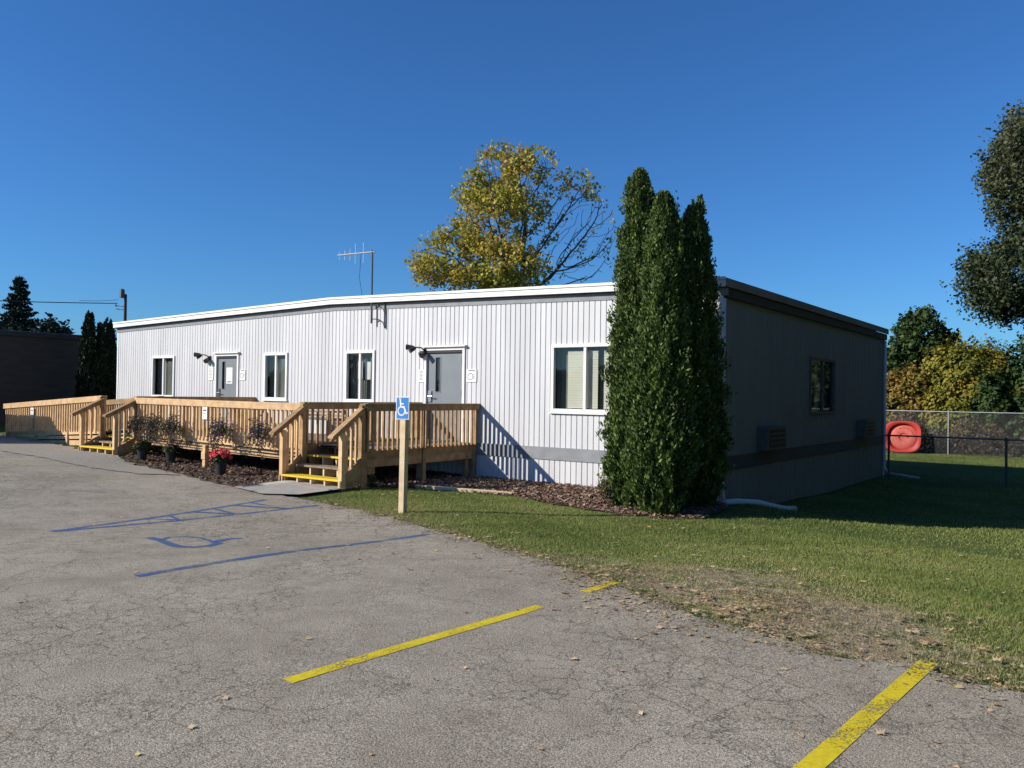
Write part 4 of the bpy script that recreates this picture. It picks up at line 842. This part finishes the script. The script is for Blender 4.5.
# ============================================================ LEFT BUILDING, POLES, FENCES
lb=thing('brown_building','flat roofed dark brown building in shade at the left edge behind the ramp','building',loc=(-27,-9,-1.35))
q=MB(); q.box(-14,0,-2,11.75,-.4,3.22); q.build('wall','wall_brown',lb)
MB().box(-14.1,.1,-2.1,11.85,3.221,3.40).build('roof_edge','dark_trim',lb)
MB().box(-13.9,-.1,-1.9,11.6,3.401,3.42).build('roof','roof',lb)
for y in (1,5.2): 
    MB().box(.001,.03,y,y+1.2,1.2,2.4).build('window','black',lb)
def pole(x,y,h,label):
    T=thing('utility_pole',label,'utility pole',loc=(x,y,gz(x,y))); q=MB(); q.tube([(0,0,-.3),(0,0,h)],[.12,.085],10); q.build('post','bark',T)
    q=MB(); q.tube([(-.05,-.2,h-.25),(-.05,-.2,h+.25)],[.16,.15],10); q.tube([(-.05,-.2,h+.25),(-.05,-.2,h+.33)],[.15,.05],10); q.build('transformer','steel_dark',T)
    q=MB(); q.tube([(0,0,h-.8),(-.5,-.35,h-.75)],.03,6); q.tube([(0,0,h-1.0),(-.5,-.35,h-.95)],.03,6); q.tube([(-.5,-.35,h-.80),(-.5,-.35,h-.66)],.05,6); q.build('insulator','galv',T); return T
pole(-45.7,14.4,7.5,'slim utility pole rising behind the left end of the white roof')
pole(-62,-6,7.9,'utility pole beyond the left edge of the photo at the other end of the wire')
wr=thing('power_line','thin black overhead wire running left from the utility pole past the spruce','wire',loc=(-46.1,14.1,0))
a=Vector((0,0,5.45));b=Vector((-16.4,-20.3,6.1)); pts=[a.lerp(b,t)+Vector((0,0,-1.1*4*t*(1-t)*.35)) for t in np.linspace(0,1,24)]
q=MB(); q.tube(pts,.028,5); q.build('cable','hose',wr)
q=MB(); q.tube([p+Vector((0.1,0,.22-.1*math.sin(i))) for i,p in enumerate(pts[:3])],.012,4); q.build('jumper_loop','hose',wr)
def chainlink(label,name,p0,p1,h,posts,m_post,m_wire,cell=.06,wirer=.0016,rail=.022):
    p0=Vector(p0);p1=Vector(p1); T=thing(name,label,'fence',loc=(p0.x,p0.y,0)); d=(p1-p0);Ln=d.length;d.normalize()
    zg=lambda t: gz(p0.x+d.x*t,p0.y+d.y*t)
    for t in posts:
        q=MB(); q.tube([tuple(d*t+Vector((0,0,zg(t)-.1))),tuple(d*t+Vector((0,0,zg(t)+h+.05)))],.03,8); q.build('post',m_post,T,smooth=False)
    ts=np.linspace(0,Ln,30); q=MB(); q.tube([tuple(d*t+Vector((0,0,zg(t)+h))) for t in ts],rail,8); q.build('top_rail',m_post,T)
    V=[];Fq=[]; H=h-.03; nrm=np.array([-d.y,d.x])
    n=int((Ln+H)/cell)
    for s in (1,-1):
        for i in range(n):
            t0=i*cell-H; 
            a=max(0,t0);b=min(Ln,t0+H)
            if b<=a: continue
            ha,hb=(a-t0,b-t0)
            if s<0: ha,hb=H-ha,H-hb
            o=len(V)
            for (t,hh) in ((a,ha),(b,hb)):
                z=zg(t)+.02+hh*.985; x=d.x*t+nrm[0]*.03;y=d.y*t+nrm[1]*.03
                V+=[(x,y,z-wirer*1.4),(x,y,z+wirer*1.4)]
            Fq.append((o,o+2,o+3,o+1))
    npmesh('wire_mesh',V,Fq,MT[m_wire],T); return T
chainlink('tall galvanised chain link fence along the back of the lawn behind the red play pool','chain_link_fence',(-13,24.0,0),(14,23.9,0),1.74,[0,3.2,6.4,9.6,12.95,16.2,19.4,22.6,26.9],'galv','wire')
chainlink('low dark chain link fence in the shade running right from the building end','low_fence',(.35,10.75,0),(12,9.9,0),1.22,[0.1,2.9,5.8,8.7,11.5],'steel_dark','wire')  # darker steel than the far fence: building shade put into its colour
# red moulded play pool leaning on the fence
rp=thing('play_pool','red plastic moulded play pool standing on edge against the chain link fence','play pool',loc=(-1.68,23.45,gz(-1.68,23.45)+.02)); rp.rotation_euler=(R(-7),0,0)
def rsq(a,b,p,n=48):
    out=[]
    for i in range(n):
        t=2*math.pi*i/n; c,s=math.cos(t),math.sin(t); r=1/((abs(c)**p+abs(s)**p)**(1/p)); out.append((a*c*r,b*s*r))
    return out
def rings(m,specs,cz):
    n=48;o=len(m.v)
    for a,b,p,y in specs:
        for (x,z) in rsq(a,b,p): m.v.append((x,y,cz+z))
    for i in range(len(specs)-1):
        for k in range(n): m.f.append((o+i*n+k,o+i*n+(k+1)%n,o+(i+1)*n+(k+1)%n,o+(i+1)*n+k))
    m.f.append(tuple(o+(len(specs)-1)*n+k for k in range(n)))
q=MB(); rings(q,[(.66,.60,4,.20),(.70,.64,3.6,.16),(.72,.655,3.4,0),(.70,.64,3.2,-.03),(.64,.60,3,-.03),(.585,.56,2.3,.0),(.56,.53,2,.15),(.54,.51,2,.155)],.66); q.build('shell','red',rp,smooth=False)
q=MB(); rings(q,[(.53,.50,2,.152),(.50,.47,2,.12),(.25,.23,2,.11),(.2,.18,2,.13)],.66); q.build('basin_floor','red_lit',rp,smooth=True)
q=MB(); q.tube([(.17*math.cos(t),.105,.66+.16*math.sin(t)) for t in np.linspace(-.3,4.2,20)],.012,6); q.tube([(.4*math.cos(t),.11,.66+.38*math.sin(t)) for t in np.linspace(.3,2.0,16)],.012,6); q.build('moulded_rib','red',rp,smooth=True)
# white drain pipe on the ground and timber edging
dp=thing('drain_pipe','white plastic drain pipe lying on the ground from the downspout past the corner','pipe',loc=(.1,-.12,0))
pp=[(0,0),(.12,.35),(.30,.85),(.42,1.30),(.50,1.72),(.56,2.05)]; q=MB(); q.tube([(x,y,gz(.1+x,-.12+y)+.06) for x,y in pp],[.045,.055,.055,.055,.055,.058],10); q.build('pipe','white',dp,smooth=True)
ed=thing('timber_edging','pale weathered timber lying along the mulch edge right of the deck','timber',loc=(-4.75,-2.55,gz(-4.75,-2.55)))
q=MB(); e1=(1.72,.66,gz(-3.03,-1.89)-gz(-4.75,-2.55)); q.bar((0,0,.035),(e1[0],e1[1],e1[2]+.035),.09,.06); q.build('board','post_pale',ed,bevel=.006)
# invented bin outside the left edge, added to throw the ramp shadow
t_=1.15; dx0,dy0=-17-1.27*t_,-3.25-1.45*t_
zd=gz(dx0-2,dy0-.5); H=(-.8+t_)-zd
du=thing('shadow_caster','unseen green steel bin added left of the ramp to cast its shadow','shadow_caster',loc=(dx0,dy0,zd))
q=MB(); q.hexa([(-3.6,-1.05,.15),(-.1,-1.05,.15),(-.1,-.1,.15),(-3.6,-.1,.15),(-3.75,-1.15,H-.05),(0,-1.15,H-.05),(0,0,H-.05),(-3.75,0,H-.05)]); q.build('shadow_caster_body','green_steel',du,bevel=.02)
for i in range(2): MB().box(-3.75+1.9*i,-1.9+1.9*i,-1.17,.02,H-.049,H).build('shadow_caster_lid','black',du)
for x in (-3.4,-2.4,-1.4,-.4): MB().box(x,x+.08,-1.24,-1.12,.3,H-.12).build('shadow_caster_rib','green_steel',du)
for x in (-3.3,-.5):
    for y in (-.95,-.2): q=MB(); q.tube([(x,y-.04,.07),(x,y+.04,.07)],.07,12); q.build('shadow_caster_wheel','black',du)
# ============================================================ GRASS AND LEAVES
rs=np.random.RandomState(200)
GP=[p for p in EDGE if -5.5<p[0]<21]; GRASS=[(-5.2,-4.95)]+[p for p in EDGE if p[0]>-5 and p[0]<21][::-1]+[(-5.3,-3.1)]
poly=[(20,30),(20,-9.4)]+[p for p in EDGE if -5.1<p[0]<19]+[(-5.25,-3.15),(-4.4,-2.6),(-3.0,-2.1),(-1.5,-2.45),(-.7,-2.5),(.15,-2.4),(.6,-1.95),(.55,-1.3),(.4,-.3),(.25,0),(.2,12.3),(-14,12.6),(-14,30)]
def blades(n,x0,x1,y0,y1,h,wd,dens):
    x=rs.uniform(x0,x1,n);y=rs.uniform(y0,y1,n); jx=x+.05*np.sin(y*23+x*11);k=inside(poly,jx,y-.04-.06*rs.rand(n))&(rs.rand(n)<dens(x,y)); return x[k],y[k]
def inview(x,y,pad=40):
    vx=x-5.526;vy=y+13.706; f=vx*F.x+vy*F.y; r=vx*R0.x+vy*R0.y; return (f>0)&(np.abs(r/f*FPX)<512+pad)
def fbm(x,y): return np.sin(x*1.9+1.3*np.sin(y*1.1))*.5+np.sin(y*3.1+x*2.3+1)*.3+np.sin(x*7.7-y*5.9)*.25+np.sin(x*15+y*13)*.15
def dens1(x,y):
    b=bare(x,y)+.30*fbm(x*1.7,y*2.1)*(bare(x,y)>.08); d=np.clip(1-(b-.20)*2.4,.12,1); return np.where(inview(x,y),d,0.0)
x1,y1=blades(620000,-5.2,12,-8.7,-2,0,0,dens1); x2,y2=blades(520000,-3,16,-5,12,0,0,lambda x,y:np.where(inview(x,y),np.where((x>.5),.45,1),0)); x3,y3=blades(90000,-4,14,12,24,0,0,lambda x,y:np.where(inview(x,y),1,0)*1.0)
x=np.concatenate([x1,x2,x3]);y=np.concatenate([y1,y2,y3]); n=len(x)
dist=np.hypot(x-5.526,y+13.7); z=G(x,y); sc=np.clip(dist/9,.8,2.6); bb=bare(x,y)
h=rs.uniform(.012,.036,n)*(.9+.1*sc)*np.where(bb>.15,.75,1)*(1+.3*fbm(x*.8,y*.8)); wd=.0035*sc*rs.uniform(.7,1.4,n); a=rs.uniform(0,2*np.pi,n); ln=rs.normal(0,.55,(n,2))*h[:,None]
V=np.stack([np.column_stack([x-np.cos(a)*wd,y-np.sin(a)*wd,z-.003]),np.column_stack([x+np.cos(a)*wd,y+np.sin(a)*wd,z-.003]),np.column_stack([x+ln[:,0],y+ln[:,1],z+h])],1).reshape(-1,3)
tint=np.clip(.38+.30*fbm(x*.6+2,y*.9)+.12*(rs.rand(n)<.2)+rs.normal(0,.15,n)+1.1*bb+.30*np.exp(-np.clip(y-np.interp(x,np.array([p[0] for p in EDGE[::-1]]),np.array([p[1] for p in EDGE[::-1]])),0,9)/.45)+np.where(rs.rand(n)<.06,.4,0),0,1)
tag(npmesh('grass',V,np.arange(n*3).reshape(-1,3),LM['grass'],None,tint),'short mown grass of the lawn, thin and brown by the asphalt','grass',kind='stuff')
print('blades',n)
# mulch chips
def chips(name,polyg,n,label,cols,off):
    P=np.array(polyg);x=rs.uniform(P[:,0].min(),P[:,0].max(),n);y=rs.uniform(P[:,1].min(),P[:,1].max(),n);k=inside(polyg,x,y);x=x[k];y=y[k]
    Q=np.column_stack([x,y,G(x,y)+off+rs.uniform(0,.03,len(x))]); V,Fq=quads(Q,unit(rs.normal(0,.45,Q.shape)+[0,0,1]),.028*rs.uniform(.5,1.7,len(x)),rs,2.0,.15)
    tag(npmesh(name,V,Fq,LM[cols],None,rs.rand(len(x))),label,'mulch',kind='stuff')
LM['chip1']=leafmat('dark_bark_chips',[(.04,.025,.018),(.09,.055,.04),(.16,.11,.08),(.30,.24,.18)],rough=.9,trans=0)
LM['chip2']=leafmat('reddish_bark_chips',[(.09,.05,.035),(.19,.115,.08),(.28,.185,.135),(.36,.27,.2)],rough=.9,trans=0)
chips('bark_chips',MULCH1,22000,'dark bark chips scattered over the bed below the front railing','chip1',.035)
chips('bark_chips',MULCH2,22000,'reddish bark chips and dead leaves along the white wall and the arborvitae','chip2',.022)
# leaf litter (stuff) + single leaves on the asphalt
def leafV(Q,s,yaw,curl):
    """five-lobed little leaf as a fan"""
    n=len(Q); ang=np.array([0,.35,.62,1.0,1.35,1.75,2.2,2.75,3.14,-2.75,-2.2,-1.75,-1.35,-1.0,-.62,-.35]); rr=np.array([1.0,.5,.72,.45,.85,.4,.6,.35,.42,.35,.6,.4,.85,.45,.72,.5])
    m=len(ang); A=ang[None]+yaw[:,None]; r=rr[None]*s[:,None]*.5; X_=Q[:,0:1]+np.cos(A)*r;Y_=Q[:,1:2]+np.sin(A)*r; Z_=Q[:,2:3]+curl[:,None]*(rr[None]**2)*s[:,None]*(.5+.5*np.sin(2*ang)[None])
    V=np.concatenate([Q[:,None,:],np.stack([X_,Y_,Z_],-1)],1).reshape(-1,3); b=(np.arange(n)*(m+1))[:,None]; i=np.arange(m);j=(i+1)%m
    return V,np.stack([np.broadcast_to(b,(n,m)),b+1+i,b+1+j],-1).reshape(-1,3)
n=8000; t=rs.rand(n); x=np.where(t<.34,rs.normal(2.9,1.25,n),np.where(t<.52,rs.uniform(-4.8,6,n),rs.uniform(-4.5,9,n))); y=np.where(t<.34,-7.3+rs.normal(0,.48,n)-.12*(x-2.9),np.where(t<.52,0,rs.uniform(-8.3,-2.2,n)))
ex=np.array([p[0] for p in EDGE[::-1]]);ey=np.array([p[1] for p in EDGE[::-1]]); k=(t>=.34)&(t<.52); y[k]=np.interp(x[k],ex,ey)+rs.normal(.05,.10,k.sum())
cl=rs.rand(n); x=np.where(cl<.07,rs.normal(2.6,.40,n),np.where(cl<.10,rs.normal(1.85,.22,n),x)); y=np.where(cl<.07,-7.95+rs.normal(0,.22,n)-.2*(x-2.5),np.where(cl<.10,-7.4+rs.normal(0,.16,n),y))
ins=inside(poly,x,y); keep=(ins|(rs.rand(n)<.5))&((fbm(x*2.3,y*3.1)>.0)|(rs.rand(n)<.25)|(t>=.52))&~((t>=.52)&(rs.rand(n)<.45)); x=x[keep];y=y[keep]; on=inside(poly,x,y)
Q=np.column_stack([x,y,G(x,y)+np.where(on,.022,.028)+rs.uniform(0,.004,len(x))]); V,Fq=leafV(Q,np.where(rs.rand(len(x))<.14,rs.uniform(.06,.105,len(x)),rs.uniform(.018,.05,len(x))),rs.uniform(0,6.28,len(x)),rs.uniform(.05,.4,len(x)))
tag(npmesh('leaf_litter',V,Fq,LM['litter'],None,np.repeat(np.clip(rs.normal(.42,.22,len(x)),0,1),16)),'brown and tan fallen leaves scattered over the lawn and the asphalt edge','leaf litter',kind='stuff')
# dry thatch where the grass gives out
n=9000; x=rs.normal(2.9,1.4,n); y=-7.15+rs.normal(0,.42,n)-.15*(x-2.9); k=inside([(-1,-6.2),(1.2,-7.1),(2.4,-7.75),(3.3,-8.15),(4,-8.35),(5.2,-8.4),(8,-8.9),(8,-5),(-1,-5)],x,y)&(fbm(x*2.1+3,y*3.1)>.05); x=x[k];y=y[k]
Q=np.column_stack([x,y,G(x,y)+.03+rs.uniform(0,.015,len(x))]); V,Fq=quads(Q,unit(rs.normal(0,.35,Q.shape)+[0,0,1]),.0055*rs.uniform(.5,1.6,len(x)),rs,5,.1)
x_=rs.uniform(-5,9,14000); e_=np.interp(x_,ex,ey); y_=e_+np.abs(rs.normal(0,.16,14000))*np.where(rs.rand(14000)<.62,-1,1)*(1+.8*fbm(x_*2.1,x_*3.3)); k=(fbm(x_*4.3,y_*6.1)>-.1); x_=x_[k];y_=y_[k]
Q2=np.column_stack([x_,y_,G(x_,y_)+.028+rs.uniform(0,.006,len(x_))]); V2,F2=quads(Q2,unit(rs.normal(0,.3,Q2.shape)+[0,0,1]),.006*rs.uniform(.5,1.8,len(x_)),rs,4,.1); Fq=np.vstack([Fq,F2+len(V)]); V=np.vstack([V,V2]); x=np.concatenate([x,x_])
LM['thatch']=leafmat('dry_thatch',[(.12,.09,.055),(.22,.165,.10),(.34,.27,.16),(.20,.22,.07)],trans=.1)
tag(npmesh('dry_thatch',V,Fq,LM['thatch'],None,rs.rand(len(x))),'dry brown thatch and clippings where the lawn meets the asphalt','thatch',kind='stuff')
LG_='single fallen leaves lying on the asphalt'
LV=[(0.17,-10.91),(-0.16,-11.0),(1.97,-11.4),(-2.55,-10.03),(2.41,-9.89),(1.87,-8.6),(2.06,-8.41),(2.65,-8.0),(2.77,-7.97),(3.15,-9.33),(3.16,-8.37),(1.63,-8.92),(-5.44,-6.49),(-3.44,-7.7),(-2.28,-9.92),(-1.38,-9.79),(1.31,-10.13),(0.53,-7.52),(0.7,-6.9),(0.31,-6.66),(4.54,-8.48),(-4.92,-7.99),(-0.68,-8.19),(-4.85,-5.83),(3.55,-9.85),(2.82,-9.31),(-1.05,-10.86),(1.39,-11.95),(3.39,-10.53),(4.29,-9.61),(4.59,-9.33),(1.78,-11.07),(-0.74,-6.99),(5.0,-8.5),(5.2,-8.75),(4.95,-9.5),(-6.2,-7.4),(-8.1,-8.2),(-5.9,-9.6),(-9.6,-6.6)]
SPEC=[(4.97,-8.14,.085,.80,'large pale tan curled leaf at the right edge of the asphalt'),(4.82,-9.26,.06,.72,'bright orange red leaf on the asphalt right of the near yellow line'),(2.05,-11.71,.05,.97,'yellow leaf on the asphalt at the bottom left of the photo'),(2.84,-11.06,.035,.70,'small red leaf on the asphalt at the bottom edge'),(2.42,-10.15,.045,.97,'small yellow leaf on the asphalt below the long yellow line'),(4.75,-8.30,.06,.70,'orange leaf lying beside the top end of the near yellow line'),(4.98,-8.62,.05,.62,'reddish tan leaf on the cracked asphalt at the right edge')]
def leafobj(x,y,s,ti,label,group=None,me=None):
    rs2=np.random.RandomState(int(abs(x*1000+y*77))); V,Fq=leafV(np.zeros((1,3)),np.array([s]),np.array([rs2.uniform(0,6.28)]),np.array([rs2.uniform(.15,.5)]))
    o=npmesh('fallen_leaf',V,Fq,LM['litter'],None,np.full(len(Fq),ti)); o.location=(x,y,gz(x,y)+.029); o.rotation_euler=(rs2.normal(0,.15),rs2.normal(0,.15),0); return tag(o,label,'leaf',group)
for i,(x,y) in enumerate(LV): leafobj(x,y,random.uniform(.05,.085),random.uniform(.40,.80),'small tan fallen leaf lying alone on the grey asphalt',LG_)
for x,y,s,ti,lab in SPEC: leafobj(x,y,s,ti,lab)
